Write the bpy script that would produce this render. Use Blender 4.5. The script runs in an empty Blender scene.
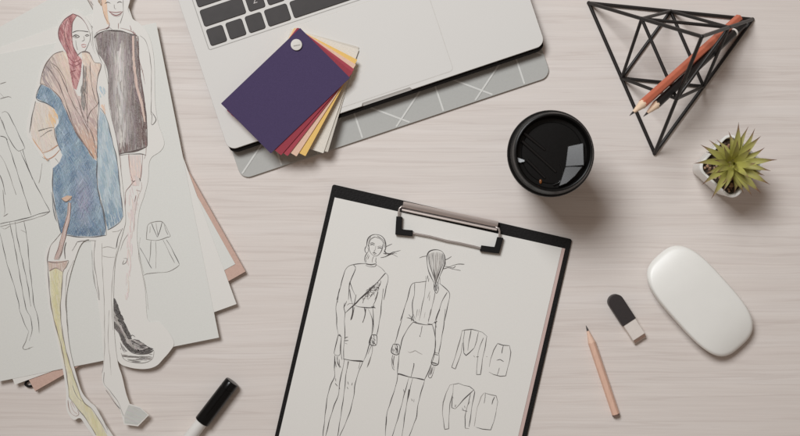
import bpy, bmesh, math, random
from mathutils import Vector, Matrix
rnd = random.Random(7)
sc = bpy.context.scene
COL = sc.collection

# ------------------------------------------------------------------ camera
H = 1.033            # camera height above the table, metres
K = 0.00093          # metres per photo pixel on the table
W2, H2 = 400.0, 218.0
cd = bpy.data.cameras.new('camera'); cam = bpy.data.objects.new('camera', cd); COL.objects.link(cam)
cam.location = (0, 0, H); cam.rotation_euler = (0, 0, 0)
cd.sensor_width = 36.0; cd.lens = 36.0 * H / (800 * K)
cd.clip_start = 0.01; cd.clip_end = 50
cd.dof.use_dof = True; cd.dof.focus_distance = H - 0.012; cd.dof.aperture_fstop = 7.1
sc.camera = cam

# ------------------------------------------------------------------ room light
w = bpy.data.worlds.new('World'); sc.world = w; w.use_nodes = True
bg = w.node_tree.nodes['Background']
bg.inputs['Color'].default_value = (1.0, 0.82, 0.70, 1); bg.inputs['Strength'].default_value = 0.185

def lamp(name, loc, aim, size, power, color, spread=180):
    l = bpy.data.lights.new(name, 'AREA'); l.shape = 'RECTANGLE'; l.size = size[0]; l.size_y = size[1]
    l.energy = power; l.color = color; l.spread = math.radians(spread)
    o = bpy.data.objects.new(name, l); COL.objects.link(o); o.location = loc
    o.rotation_euler = (Vector(aim) - Vector(loc)).to_track_quat('-Z', 'Y').to_euler()
    return o
lamp('window_light', (-0.60, 0.93, 1.72), (0.20, 0.05, 0), (0.74, 0.74), 7.05, (0.98, 1.0, 1.02), 84)

sc.view_settings.view_transform = 'Standard'; sc.view_settings.look = 'None'
sc.view_settings.exposure = 0.0; sc.view_settings.gamma = 1.0
sc.render.engine = 'CYCLES'
sc.cycles.max_bounces = 6
sc.render.film_transparent = False

# ------------------------------------------------------------------ helpers
def wp(x, y, z=0.0):
    s = K * (H - z) / H
    return Vector(((x - W2) * s, (H2 - y) * s, z))

def lin(c):
    c /= 255.0
    return c / 12.92 if c <= 0.04045 else ((c + 0.055) / 1.055) ** 2.4
GAIN = 1.30
def P(r, g, b, k=GAIN):
    return tuple(min(0.92, lin(v) * k) for v in (r, g, b)) + (1.0,)

def new_mat(name):
    m = bpy.data.materials.new(name); m.use_nodes = True
    nt = m.node_tree; b = nt.nodes['Principled BSDF']
    return m, nt, b
def N(nt, t, **kw):
    n = nt.nodes.new(t)
    for k, v in kw.items():
        if k in n.inputs: n.inputs[k].default_value = v
        else: setattr(n, k, v)
    return n
def mapping(nt, scale, coord='Object', rot=(0, 0, 0)):
    tc = N(nt, 'ShaderNodeTexCoord'); mp = N(nt, 'ShaderNodeMapping')
    mp.inputs['Scale'].default_value = scale; mp.inputs['Rotation'].default_value = rot
    nt.links.new(tc.outputs[coord], mp.inputs['Vector'])
    return mp.outputs['Vector']
def ramp(nt, fac, stops):
    r = N(nt, 'ShaderNodeValToRGB'); e = r.color_ramp.elements
    while len(e) < len(stops): e.new(0.5)
    for q, (p, c) in zip(e, stops): q.position = p; q.color = c
    nt.links.new(fac, r.inputs['Fac']); return r.outputs['Color']
def noise(nt, vec, scale, detail=4, rough=0.55):
    n = N(nt, 'ShaderNodeTexNoise'); n.inputs['Scale'].default_value = scale
    n.inputs['Detail'].default_value = detail; n.inputs['Roughness'].default_value = rough
    nt.links.new(vec, n.inputs['Vector']); return n.outputs['Fac']
def bump(nt, b, fac, strength, dist):
    n = N(nt, 'ShaderNodeBump'); n.inputs['Strength'].default_value = strength; n.inputs['Distance'].default_value = dist
    nt.links.new(fac, n.inputs['Height']); nt.links.new(n.outputs['Normal'], b.inputs['Normal'])
def mixc(nt, fac, a, b_, mode='MIX'):
    m = N(nt, 'ShaderNodeMix'); m.data_type = 'RGBA'; m.blend_type = mode
    for s, v in ((0, fac), (6, a), (7, b_)):
        if hasattr(v, 'links'): nt.links.new(v, m.inputs[s])
        else: m.inputs[s].default_value = v
    return m.outputs[2]

def plain(name, col, rough=0.5, metal=0.0, var=0.06, nscale=220, stretch=(1, 1, 1), bmp=0.0, bdist=0.0002, coat=0.0, spec=0.5):
    """base colour with fine procedural variation and relief"""
    m, nt, b = new_mat(name)
    v = mapping(nt, stretch)
    f = noise(nt, v, nscale, 5, 0.6)
    lo = tuple(c * (1 - var) for c in col[:3]) + (1,); hi = tuple(min(0.95, c * (1 + var)) for c in col[:3]) + (1,)
    nt.links.new(ramp(nt, f, [(0.3, lo), (0.7, hi)]), b.inputs['Base Color'])
    b.inputs['Roughness'].default_value = rough; b.inputs['Metallic'].default_value = metal
    b.inputs['Specular IOR Level'].default_value = spec
    if coat: b.inputs['Coat Weight'].default_value = coat; b.inputs['Coat Roughness'].default_value = 0.08
    if bmp: bump(nt, b, f, bmp, bdist)
    return m

class MB:
    """collects geometry in world coordinates"""
    def __init__(s): s.v = []; s.f = []; s.c = []; s.mi = []
    def add(s, vs, fs, col=None, mi=0):
        n = len(s.v); s.v += [tuple(v) for v in vs]
        for f in fs: s.f.append(tuple(i + n for i in f)); s.c.append(col); s.mi.append(mi)
    def loft(s, rings, cap0=True, cap1=True, closed=True, col=None, mi=0):
        n = len(rings[0]); vs = [p for r in rings for p in r]; fs = []
        m = n if closed else n - 1
        for i in range(len(rings) - 1):
            for j in range(m):
                k = (j + 1) % n
                fs.append((i * n + j, i * n + k, (i + 1) * n + k, (i + 1) * n + j))
        if cap0: fs.append(tuple(reversed(range(n))))
        if cap1: fs.append(tuple((len(rings) - 1) * n + j for j in range(n)))
        s.add(vs, fs, col, mi)
    def tube(s, a, b, r0, r1=None, n=12, mi=0, col=None):
        a = Vector(a); b = Vector(b); r1 = r0 if r1 is None else r1
        d = (b - a).normalized(); q = d.to_track_quat('Z', 'Y').to_matrix()
        rg = lambda c, r: [c + q @ Vector((r * math.cos(t), r * math.sin(t), 0)) for t in (2 * math.pi * i / n for i in range(n))]
        s.loft([rg(a, r0), rg(b, r1)], mi=mi, col=col)
    def path_tube(s, pts, r, n=10, mi=0):
        pts = [Vector(p) for p in pts]; rings = []
        for i, p in enumerate(pts):
            d = (pts[min(i + 1, len(pts) - 1)] - pts[max(i - 1, 0)]).normalized()
            x = d.cross(Vector((0.01, 0.02, 1))).normalized(); y = x.cross(d).normalized()
            rr = r[i] if isinstance(r, (list, tuple)) else r
            rings.append([p + x * rr * math.cos(t) + y * rr * math.sin(t) for t in (2 * math.pi * k / n for k in range(n))])
        s.loft(rings, mi=mi)
    def lathe(s, prof, c, n=72, mi=0):
        rings = [[Vector((c[0] + r * math.cos(t), c[1] + r * math.sin(t), z)) for t in (2 * math.pi * i / n for i in range(n))] for r, z in prof]
        s.loft(rings, cap0=False, cap1=False, mi=mi)

def build(name, mb, mats, parent=None, smooth=None, loc=None, bevel=None, recalc=True):
    if not isinstance(mats, (list, tuple)): mats = [mats]
    if parent is None:
        if loc is None:
            xs = [v[0] for v in mb.v]; ys = [v[1] for v in mb.v]; zs = [v[2] for v in mb.v]
            loc = Vector(((min(xs) + max(xs)) / 2, (min(ys) + max(ys)) / 2, min(zs)))
        org = Vector(loc)
    else:
        org = Vector(parent['_org'])
    me = bpy.data.meshes.new(name)
    me.from_pydata([tuple(Vector(v) - org) for v in mb.v], [], mb.f)
    for m in mats: me.materials.append(m)
    me.polygons.foreach_set('material_index', mb.mi)
    if any(c is not None for c in mb.c):
        at = me.attributes.new('pig', 'FLOAT_COLOR', 'FACE')
        flat = []
        for c in mb.c: flat += list(c if c is not None else (0.8, 0.8, 0.8, 1))
        at.data.foreach_set('color', flat)
    if recalc:
        bm = bmesh.new(); bm.from_mesh(me); bmesh.ops.recalc_face_normals(bm, faces=bm.faces)
        if bevel: bmesh.ops.bevel(bm, geom=[e for e in bm.edges if e.calc_face_angle(0) > 0.5], offset=bevel, segments=2, affect='EDGES', profile=0.5)
        bm.to_mesh(me); bm.free()
    if smooth is not None:
        for p in me.polygons: p.use_smooth = True
        try: me.set_sharp_from_angle(angle=math.radians(smooth))
        except Exception: pass
    me.update()
    o = bpy.data.objects.new(name, me); COL.objects.link(o)
    o['_org'] = list(org)
    if parent is None: o.location = org
    else: o.parent = parent
    return o
def empty(name, loc):
    o = bpy.data.objects.new(name, None); COL.objects.link(o); o.location = loc; o['_org'] = list(loc)
    o.empty_display_size = 0.02; return o
def tag(o, label=None, cat=None, group=None, kind=None):
    if label: o['label'] = label
    if cat: o['category'] = cat
    if group: o['group'] = group
    if kind: o['kind'] = kind
    return o

def rrect(u0, v0, u1, v1, r, n=6):
    pts = []
    for cx, cy, a0 in ((u1 - r, v1 - r, 0), (u0 + r, v1 - r, 90), (u0 + r, v0 + r, 180), (u1 - r, v0 + r, 270)):
        for i in range(n + 1):
            a = math.radians(a0 + 90 * i / n); pts.append((cx + r * math.cos(a), cy + r * math.sin(a)))
    return pts
def cat_rom(pts, step=1.2, closed=False):
    if len(pts) < 3 and not closed:
        (x0, y0), (x1, y1) = pts[0], pts[-1]; n = max(2, int(math.hypot(x1 - x0, y1 - y0) / step))
        return [(x0 + (x1 - x0) * i / n, y0 + (y1 - y0) * i / n) for i in range(n + 1)]
    out = []; n = len(pts); rng = range(n) if closed else range(n - 1)
    for i in rng:
        g = (lambda k: pts[k % n]) if closed else (lambda k: pts[min(max(k, 0), n - 1)])
        p0, p1, p2, p3 = g(i - 1), g(i), g(i + 1), g(i + 2)
        m = max(2, int(math.hypot(p2[0] - p1[0], p2[1] - p1[1]) / step))
        for j in range(m):
            t = j / m; t2 = t * t; t3 = t2 * t
            out.append(tuple(0.5 * (2 * p1[k] + (p2[k] - p0[k]) * t + (2 * p0[k] - 5 * p1[k] + 4 * p2[k] - p3[k]) * t2 + (3 * p1[k] - p0[k] - 3 * p2[k] + p3[k]) * t3) for k in (0, 1)))
    if not closed: out.append(tuple(pts[-1]))
    return out
def inset_px(poly, d):
    """offset a px polygon inwards by d (approx.)"""
    n = len(poly); a = sum(poly[i][0] * poly[(i + 1) % n][1] - poly[(i + 1) % n][0] * poly[i][1] for i in range(n))
    sg = 1 if a > 0 else -1; out = []
    for i in range(n):
        x0, y0 = poly[i - 1]; x1, y1 = poly[(i + 1) % n]
        dx, dy = x1 - x0, y1 - y0; l = math.hypot(dx, dy) or 1
        out.append((poly[i][0] - sg * dy / l * d, poly[i][1] + sg * dx / l * d))
    return out
def slab(mb, poly, z0, z1, zr=None, mi=0):
    """a sheet: poly in photo pixels (taken at height z1), thickness z0..z1"""
    top = [wp(x, y, z1) for x, y in poly]
    mb.loft([[Vector((p.x, p.y, z0)) for p in top], top], mi=mi)

# ------------------------------------------------------------------ table
m_table, nt, b = new_mat('whitewashed_wood')
v = mapping(nt, (1, 1, 1)); 
warp = noise(nt, mapping(nt, (4, 9, 1)), 1.0, 3)
vm = N(nt, 'ShaderNodeVectorMath', operation='MULTIPLY_ADD')
cmb = N(nt, 'ShaderNodeCombineXYZ'); nt.links.new(warp, cmb.inputs['Y'])
nt.links.new(cmb.outputs[0], vm.inputs[0]); vm.inputs[1].default_value = (0, 0.010, 0); nt.links.new(v, vm.inputs[2])
def stretched(sx, sy, scale, detail=4, rough=0.6):
    mp = N(nt, 'ShaderNodeMapping'); mp.inputs['Scale'].default_value = (sx, sy, 1)
    nt.links.new(vm.outputs[0], mp.inputs['Vector']); return noise(nt, mp.outputs[0], scale, detail, rough)
g1 = stretched(1.3, 34, 1.6, 5, 0.62)
g2 = stretched(5, 190, 1.5, 4, 0.6)
g3 = stretched(1.5, 62, 1.25, 4, 0.55)
g4 = stretched(16, 900, 1.0, 2, 0.5)
c1 = ramp(nt, g1, [(0.28, P(204, 195, 189)), (0.5, P(207, 199, 193)), (0.72, P(211, 204, 199))])
c2 = ramp(nt, g2, [(0.30, (0.955, 0.95, 0.948, 1)), (0.48, (0.985, 0.985, 0.985, 1)), (0.7, (1.02, 1.02, 1.02, 1))])
c3 = ramp(nt, g3, [(0.0, (1.0, 1.0, 1.0, 1)), (0.425, (1.0, 1.0, 1.0, 1)), (0.462, (0.915, 0.90, 0.895, 1)), (0.49, (0.99, 0.99, 0.99, 1)), (1.0, (1.01, 1.01, 1.01, 1))])
c4 = ramp(nt, g4, [(0.3, (0.972, 0.970, 0.968, 1)), (0.7, (1.015, 1.02, 1.02, 1))])
g5 = stretched(22, 560, 1.0, 3, 0.6); c5 = ramp(nt, g5, [(0.24, (0.90, 0.88, 0.87, 1)), (0.34, (1, 1, 1, 1))])
cc = mixc(nt, 1.0, mixc(nt, 1.0, mixc(nt, 1.0, c1, c2, 'MULTIPLY'), c3, 'MULTIPLY'), c4, 'MULTIPLY')
cc = mixc(nt, 1.0, cc, c5, 'MULTIPLY')
nt.links.new(cc, b.inputs['Base Color']); b.inputs['Roughness'].default_value = 0.55; b.inputs['Specular IOR Level'].default_value = 0.3
bump(nt, b, g2, 0.08, 0.0004)
mb = MB(); bw, bh = 0.9, 0.62
mb.loft([[Vector((x * bw, y * bh, z)) for x, y in ((-1, -1), (1, -1), (1, 1), (-1, 1))] for z in (-0.025, 0)])
tag(build('tabletop', mb, m_table, loc=(0, 0, 0), bevel=0.003), 'pale whitewashed wooden table top with fine horizontal grain', 'table', kind='structure')

# ------------------------------------------------------------------ shared materials
m_paper = plain('white_paper', P(210, 208, 203), 0.9, var=0.015, nscale=900, bmp=0.05, spec=0.15)
m_paper_cool = plain('cool_white_paper', P(205, 205, 200), 0.9, var=0.02, nscale=700, bmp=0.05, spec=0.15)
m_paper_pink = plain('tinted_paper', P(186, 164, 158), 0.9, var=0.03, nscale=700, spec=0.15)
m_kraft = plain('kraft_card', P(188, 160, 147), 0.85, var=0.07, nscale=600, bmp=0.1, spec=0.2)
m_black = plain('black_plastic', (0.012, 0.011, 0.011, 1), 0.42, var=0.2, nscale=500)
m_rubber = plain('black_rubber', (0.007, 0.0065, 0.0065, 1), 0.55, var=0.2, nscale=800, bmp=0.1, spec=0.2)
m_gloss = plain('glossy_black_plastic', (0.004, 0.004, 0.0042, 1), 0.19, var=0.1, nscale=400, spec=0.3)
m_lid = plain('lid_plastic', (0.0060, 0.0055, 0.0053, 1), 0.33, var=0.25, nscale=700, spec=0.22)
m_tab = plain('tab_plastic', (0.008, 0.0072, 0.0072, 1), 0.27, var=0.1, nscale=400, spec=0.5)
m_metal = plain('nickel_wire', (0.60, 0.54, 0.51, 1), 0.32, metal=0.7, var=0.05, nscale=500)

def pig_mat(name, grain=0.16):
    """pencil and ink on paper: colour per stroke, broken by the tooth of the paper"""
    m, nt, b = new_mat(name)
    a = N(nt, 'ShaderNodeAttribute'); a.attribute_name = 'pig'
    f = noise(nt, mapping(nt, (1, 1, 1)), 1500, 3, 0.6)
    cr = ramp(nt, f, [(0.35, (0, 0, 0, 1)), (0.72, (grain, grain, grain, 1))])
    nt.links.new(mixc(nt, cr, a.outputs['Color'], P(199, 198, 192)), b.inputs['Base Color'])
    b.inputs['Roughness'].default_value = 0.85; b.inputs['Specular IOR Level'].default_value = 0.15
    return m
m_pig = pig_mat('pencil_pigment', 0.35)
m_ink = pig_mat('ink_line', 0.15)

# ------------------------------------------------------------------ drawing tools (all flat on their sheet)
class Draw:
    def __init__(s, z): s.mb = MB(); s.z = z; s.i = 0
    def _z(s, lay): return s.z + 0.00004 + lay * 0.00009 + rnd.random() * 0.00008
    def ribbon(s, pts, wd, col, lay=2, taper=True, wob=0.12):
        n = len(pts); z = s._z(lay); L = []; R = []
        ph = rnd.random() * 9
        for i, (x, y) in enumerate(pts):
            x0, y0 = pts[max(i - 1, 0)]; x1, y1 = pts[min(i + 1, n - 1)]
            dx, dy = x1 - x0, y1 - y0; l = math.hypot(dx, dy) or 1; nx, ny = -dy / l, dx / l
            t = i / max(1, n - 1)
            ww = wd * (0.75 + 0.35 * math.sin(ph + i * 0.35)) * 0.5
            if taper: ww *= min(1.0, 0.45 + 4 * min(t, 1 - t))
            o = wob * math.sin(ph * 3 + i * 0.55)
            L.append(wp(x + nx * (ww + o), y + ny * (ww + o), z)); R.append(wp(x - nx * (ww - o), y - ny * (ww - o), z))
        s.mb.add(L + R, [(i, i + 1, n + i + 1, n + i) for i in range(n - 1)], col)
    def line(s, pts, wd=0.62, col=(70, 64, 62), lay=3, f=None, closed=False, smooth=True):
        if f: pts = [f(p) for p in pts]
        if not smooth:
            q = []
            for a, b_ in zip(pts, pts[1:]): q += cat_rom([a, b_], 1.5)[:-1]
            pts2 = q + [pts[-1]]
        else: pts2 = cat_rom(pts, 1.3, closed)
        s.ribbon(pts2, wd, P(*col), lay)
    def scribble(s, poly, n, wd=0.5, col=(95, 88, 85), f=None, ln=(2, 6), ang=None):
        if f: poly = [f(p) for p in poly]
        for _ in range(n):
            x, y = s.rand_in(poly); a = rnd.uniform(0, 6.28) if ang is None else math.radians(ang + rnd.uniform(-14, 14)); l = rnd.uniform(*ln) / 2
            k = rnd.uniform(-0.8, 0.8)
            s.ribbon(cat_rom([(x - l * math.cos(a), y - l * math.sin(a)), (x + k, y + k), (x + l * math.cos(a), y + l * math.sin(a))], 1.0), wd, P(*col))
    @staticmethod
    def inside(x, y, poly):
        c = False; n = len(poly)
        for i in range(n):
            x0, y0 = poly[i]; x1, y1 = poly[i - 1]
            if (y0 > y) != (y1 > y) and x < (x1 - x0) * (y - y0) / (y1 - y0) + x0: c = not c
        return c
    def rand_in(s, poly):
        xs = [p[0] for p in poly]; ys = [p[1] for p in poly]
        for _ in range(200):
            x, y = rnd.uniform(min(xs), max(xs)), rnd.uniform(min(ys), max(ys))
            if s.inside(x, y, poly): return x, y
        return poly[0]
    def fill(s, poly, colf, ang=60, wd=1.1, density=1.6, ln=(5, 13), jit=9, lay=1, base=None, spread=12):
        """colour a shape with many pencil strokes; colf(x, y) gives the pigment as sRGB"""
        if base is not None:
            z = s.z + 0.00002
            s.mb.add([wp(x, y, z) for x, y in poly], [tuple(range(len(poly)))], P(*base))
        xs = [p[0] for p in poly]; ys = [p[1] for p in poly]; n = len(poly)
        area = abs(sum(poly[i][0] * poly[(i + 1) % n][1] - poly[(i + 1) % n][0] * poly[i][1] for i in range(n))) / 2
        cnt = int(area * density / (wd * sum(ln) / 2))
        for _ in range(cnt):
            x, y = s.rand_in(poly); a = math.radians(ang + rnd.uniform(-jit, jit)); l = rnd.uniform(*ln) / 2
            ca, sa = math.cos(a), math.sin(a); e0 = e1 = 0.0
            while e0 < l and s.inside(x - ca * (e0 + 0.7), y - sa * (e0 + 0.7), poly): e0 += 0.7
            while e1 < l and s.inside(x + ca * (e1 + 0.7), y + sa * (e1 + 0.7), poly): e1 += 0.7
            if e0 + e1 < 0.8: continue
            c = colf(x, y); d = rnd.uniform(-spread, spread)
            c = tuple(max(8, min(232, q + d + rnd.uniform(-3, 3))) for q in c)
            m = 4; pts = [(x + ca * (-e0 + (e0 + e1) * i / m), y + sa * (-e0 + (e0 + e1) * i / m)) for i in range(m + 1)]
            s.ribbon(pts, wd * rnd.uniform(0.6, 1.2), P(*c), lay, wob=0.25)
    def done(s, name, parent, mat=None, label=None):
        o = build(name, s.mb, mat or m_ink, parent, recalc=False)
        if label: o['label'] = label
        return o
def zf(ox, oy, k): return lambda p: (ox + p[0] / k, oy + p[1] / k)
def lerp3(a, b_, t):
    t = max(0, min(1, t)); return tuple(a[i] + (b_[i] - a[i]) * t for i in range(3))

# ------------------------------------------------------------------ sketchbook and loose sheets, left
def hrot(cx, cy, w_, h_, deg, corner):
    """rectangle in px whose given bottom-right corner is known, turned by deg"""
    a = math.radians(deg); ux, uy = math.cos(a), -math.sin(a)     # along the short side (to the right, upwards on screen)
    vx, vy = -math.sin(a), -math.cos(a)                            # up along the long side
    return [(corner[0], corner[1]), (corner[0] + vx * h_, corner[1] + vy * h_), (corner[0] + vx * h_ - ux * w_, corner[1] + vy * h_ - uy * w_), (corner[0] - ux * w_, corner[1] - uy * w_)]
def rounded_poly(poly, r, n=4):
    out = []; k = len(poly)
    for i in range(k):
        p = Vector((*poly[i], 0)); a = Vector((*poly[i - 1], 0)); c = Vector((*poly[(i + 1) % k], 0))
        da = (a - p).normalized() * r; dc = (c - p).normalized() * r
        for j in range(n + 1):
            t = j / n; q = (p + da) * (1 - t) ** 2 + p * 2 * t * (1 - t) + (p + dc) * t ** 2
            out.append((q.x, q.y))
    return out
sb = empty('sketchbook', wp(120, 200, 0))
tag(sb, 'kraft brown sketchbook lying tilted beneath the loose drawing sheets', 'sketchbook')
cover = hrot(0, 0, 242, 258, 29.6, (245.5, 271.5))
mb = MB(); slab(mb, rounded_poly(cover, 0.7), 0.0002, 0.0016); slab(mb, rounded_poly(cover, 0.7), 0.0050, 0.0062)
build('cover', mb, m_kraft, sb)
mb = MB(); slab(mb, inset_px(cover, 1.6), 0.0017, 0.0049); build('pages', mb, m_paper, sb)
mb = MB()   # black elastic that closes the book, slipping out at the lower corner
for pts, r in (([(31, 377.5), (27, 381), (25.5, 384.5), (30, 386.3), (36.5, 383), (38, 380)], 0.0011), ([(29, 380.5), (34, 381.8), (39, 380)], 0.0013)):
    mb.path_tube([wp(x, y, 0.0026) for x, y in cat_rom(pts, 0.8)], r)
build('elastic_band', mb, m_rubber, sb, smooth=50)

z3, z2, z1 = 0.0066, 0.0069, 0.0072
def sheet(name, poly, z, mat, label, th=0.00022):
    mb = MB(); slab(mb, poly, z - th, z); o = build(name, mb, mat); tag(o, label, 'paper', 'loose sheets of drawing paper'); return o
sheet('drawing_sheet', hrot(0, 0, 226, 322, 29.3, (235.3, 264)), z3, m_paper_cool, 'blank white sheet over the kraft sketchbook, showing its corner beside the kraft corner')
sheet('drawing_sheet', hrot(0, 0, 236, 322, 20.0, (236.5, 304)), z2, m_paper, 'blank white sheet between the others, whose corner sticks out lowest at the right')
s1 = sheet('drawing_sheet', hrot(0, 0, 226, 321, 11.3, (219, 337.5)), z1, m_paper_cool, 'top white sheet with pencil sketches of a full dress and a small skirt')

PEN = (82, 78, 76); SOFT = (128, 123, 119); FAINT = (160, 156, 151)
d = Draw(z1); f = zf(0, 80, 3.007)
for pts, wd, c in (([(0, 12), (18, 6)], .5, SOFT), ([(0, 56), (26, 50), (34, 54)], .5, SOFT),
    ([(0, 40), (14, 55)], .5, SOFT), ([(5, 98), (20, 96), (40, 130), (75, 205)], .6, PEN), ([(75, 205), (62, 212), (50, 210), (25, 172), (5, 120)], .6, PEN),
    ([(0, 168), (14, 172), (22, 180)], .6, PEN), ([(18, 175), (35, 225), (62, 310), (93, 407)], .6, PEN), ([(0, 110), (10, 140), (20, 160)], .5, SOFT),
    ([(68, 208), (78, 245), (98, 300)], .6, PEN), ([(60, 212), (100, 300), (150, 395)], .6, PEN), ([(0, 285), (8, 310), (16, 345)], .6, PEN), ([(0, 225), (20, 262), (48, 345)], .5, SOFT),
    ([(150, 395), (120, 402), (80, 415), (40, 424), (0, 432)], .7, PEN), ([(150, 395), (128, 408), (80, 422), (30, 434), (0, 440)], .5, SOFT),
    ([(8, 330), (14, 390), (12, 405)], .5, SOFT), ([(126, 250), (122, 285), (116, 310)], .5, FAINT), ([(10, 410), (24, 402)], .5, SOFT)): d.line(pts, wd, c, f=f)
f = zf(0, 215, 3.007)
for pts, wd, c in (([(-4, 40), (8, 90), (22, 150), (40, 205), (56, 265), (60, 290), (75, 330), (86, 350)], .55, PEN), ([(86, 350), (78, 378), (68, 398), (74, 404), (92, 400)], .5, SOFT),
    ([(28, 20), (40, 75), (52, 140), (66, 220), (78, 280), (92, 310), (96, 345), (88, 378)], .55, PEN), ([(45, 20), (52, 70), (70, 150), (84, 215), (92, 275)], .55, PEN),
    ([(72, 18), (82, 80), (88, 150), (96, 215), (102, 270), (112, 300), (116, 330), (118, 355)], .55, PEN), ([(2, 36), (14, 42), (30, 32)], .4, FAINT), ([(62, 45), (78, 52)], .4, FAINT), ([(84, 400), (100, 396)], .4, FAINT)): d.line(pts, wd, c, f=f)
d.done('dress_sketch', s1)
d = Draw(z1); f = zf(130, 160, 5)
for pts, wd, c in (([(82, 395), (84, 355), (88, 326), (110, 312), (155, 306), (175, 326), (190, 355), (202, 380), (188, 386)], .55, SOFT), ([(108, 315), (118, 345), (136, 385)], .5, PEN), ([(130, 314), (134, 345), (140, 380)], .5, SOFT),
    ([(160, 310), (152, 345), (136, 385)], .5, PEN), ([(170, 322), (178, 350), (190, 374)], .5, SOFT), ([(80, 396), (130, 402), (192, 384)], .55, SOFT), ([(100, 330), (98, 365)], .4, FAINT)): d.line(pts, wd, c, f=f)
f = zf(130, 240, 5)
for pts, wd, c in (([(38, 5), (42, 50), (55, 110), (68, 168)], .4, FAINT), ([(50, 38), (80, 92), (108, 142)], .6, PEN), ([(104, 2), (102, 60), (95, 116)], .55, SOFT), ([(128, 5), (130, 80), (128, 142)], .4, FAINT),
    ([(164, -2), (190, 50), (222, 114)], .55, SOFT), ([(182, -2), (212, 50), (247, 122)], .65, PEN), ([(66, 178), (85, 168), (130, 164), (190, 158), (225, 142), (246, 124)], .5, SOFT)): d.line(pts, wd, c, f=f)
d.done('skirt_sketch', s1)

# ------------------------------------------------------------------ paper cut-out figures
zc2, zc1 = 0.0077, 0.0085
cut2 = [(131, -12), (130, 0), (128, 10), (133, 19), (140, 24), (149, 36), (154, 60), (155, 100), (158, 122), (163, 137), (164, 145), (160, 151.5), (152, 157), (149, 164), (148, 180), (144, 196), (139, 212), (137, 237), (140, 262), (145, 290), (148, 320), (159, 322), (168, 331), (174, 343), (170, 351), (164, 358), (156, 366), (144, 369), (128, 367), (118, 361), (109, 340), (102, 300), (100, 240), (96, 160), (90, 70), (93, 20), (96, -12)]
mb = MB(); slab(mb, cat_rom(cut2, 2.0, True), zc2 - 0.0002, zc2)
c2 = build('paper_cutout', mb, m_paper); tag(c2, 'paper cut-out of a figure in a dark grey dress and black boot, behind the other', 'paper cutout', 'cut-out fashion figures')
d = Draw(zc2)
dress = [(95, 36), (99, 33), (108, 31), (120, 31), (128, 33), (136, 35.5), (138.5, 50), (139.5, 66), (141, 80), (144, 97), (146, 112), (146.5, 130), (147, 146), (140, 149.5), (132, 151.5), (124, 153), (115, 154), (112, 120), (106, 80), (99, 56)]
def dresscol(x, y):
    cx = 119 + (y - 60) * 0.03
    t = max(0.0, 1 - abs(x - cx) / 12.0) * (0.9 if 45 < y < 148 else 0.35)
    e = max(0.0, min(1, (x - 137) / 6)) + max(0.0, min(1, (y - 143) / 8))
    n = math.sin(x * .9 + y * .07) * math.sin(y * .11 + x * .2) * 12
    c = lerp3((116 + n, 103 + n, 103 + n), (206, 203, 199), t)
    return lerp3(c, (88, 60, 58), min(1, e) * 0.75)
d.fill(dress, dresscol, ang=88, wd=1.5, density=3.0, ln=(6, 18), jit=8, base=(150, 142, 139), spread=18)
d.line([(94, 38), (99, 33), (108, 30.5), (120, 31), (128, 33), (137, 35.5)], 1.3, (62, 48, 48), lay=4)
d.line([(115, 154.5), (124, 153), (132, 151.5), (140, 149.5), (147, 146.3)], 1.7, (66, 44, 44), lay=4)
d.line([(138, 36), (139.3, 66), (143.5, 97), (146.5, 122), (147, 146)], 1.0, (76, 50, 50), lay=4)
d.done('dress', c2, m_pig)
d = Draw(zc2 + 0.0004)
stripe = [(132, 36), (134.2, 36), (134.8, 60), (137.5, 85), (143, 103), (145.6, 122), (144, 122), (140.5, 104), (135.2, 86), (132.6, 60)]
d.fill(stripe, lambda x, y: (206, 182, 171), ang=86, wd=0.9, density=2, base=(200, 174, 164), spread=8)
d.done('dress_stripe', c2, m_pig)
d = Draw(zc2)
skin = (219, 190, 165)
d.fill([(101, -4), (106, -4), (107, 8), (108, 18), (110, 25), (107, 24), (103, 12)], lambda x, y: skin, ang=80, wd=1.0, density=1.8, base=(212, 192, 174), spread=8)
d.fill([(97, -6), (103, -6), (102.5, 4), (101, 7), (98, 2)], lambda x, y: (150, 122, 100), ang=70, density=1.6, spread=12)
RL = (140, 104, 102); DK = (88, 82, 80)
f = zf(20, 0, 5)
for pts, wd, c in (([(405, -10), (412, 40), (425, 85), (440, 112)], .6, (160, 130, 112)), ([(515, 0), (516, 55), (508, 95), (500, 118)], .5, SOFT), ([(440, 52), (455, 66), (480, 76), (505, 66), (514, 56)], .8, (136, 84, 84)), ([(444, 56), (462, 60), (485, 62), (508, 58)], .6, (150, 104, 102)),
    ([(455, 70), (470, 80), (490, 82), (506, 70)], .5, RL), ([(425, 18), (438, 10), (452, 16)], .7, DK), ([(485, 14), (498, 8), (510, 14)], .6, DK), ([(470, 22), (472, 40), (480, 44)], .4, SOFT),
    ([(445, 112), (446, 130), (430, 142), (400, 152), (378, 168)], .6, RL), ([(492, 115), (492, 145)], .5, RL), ([(500, 140), (530, 146), (560, 160), (575, 178)], .6, RL), ([(430, 146), (448, 138), (462, 150)], .6, DK),
    ([(352, 5), (362, 20), (366, 26)], .8, SOFT), ([(358, 128), (362, 138)], .6, SOFT)): d.line(pts, wd, c, f=f)
f = zf(20, 0, 5)
for pts, wd, c in (([(580, 180), (592, 190), (585, 240)], .5, SOFT), ([(600, 178), (628, 205), (645, 260), (655, 330), (657, 380), (656, 440)], .5, SOFT), ([(588, 240), (596, 300), (610, 350), (625, 420)], .45, RL), ([(575, 290), (590, 330), (604, 380)], .45, RL), ([(600, 345), (615, 352), (606, 362)], .4, SOFT)): d.line(pts, wd, c, f=f)
f = zf(20, 75, 5)
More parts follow.
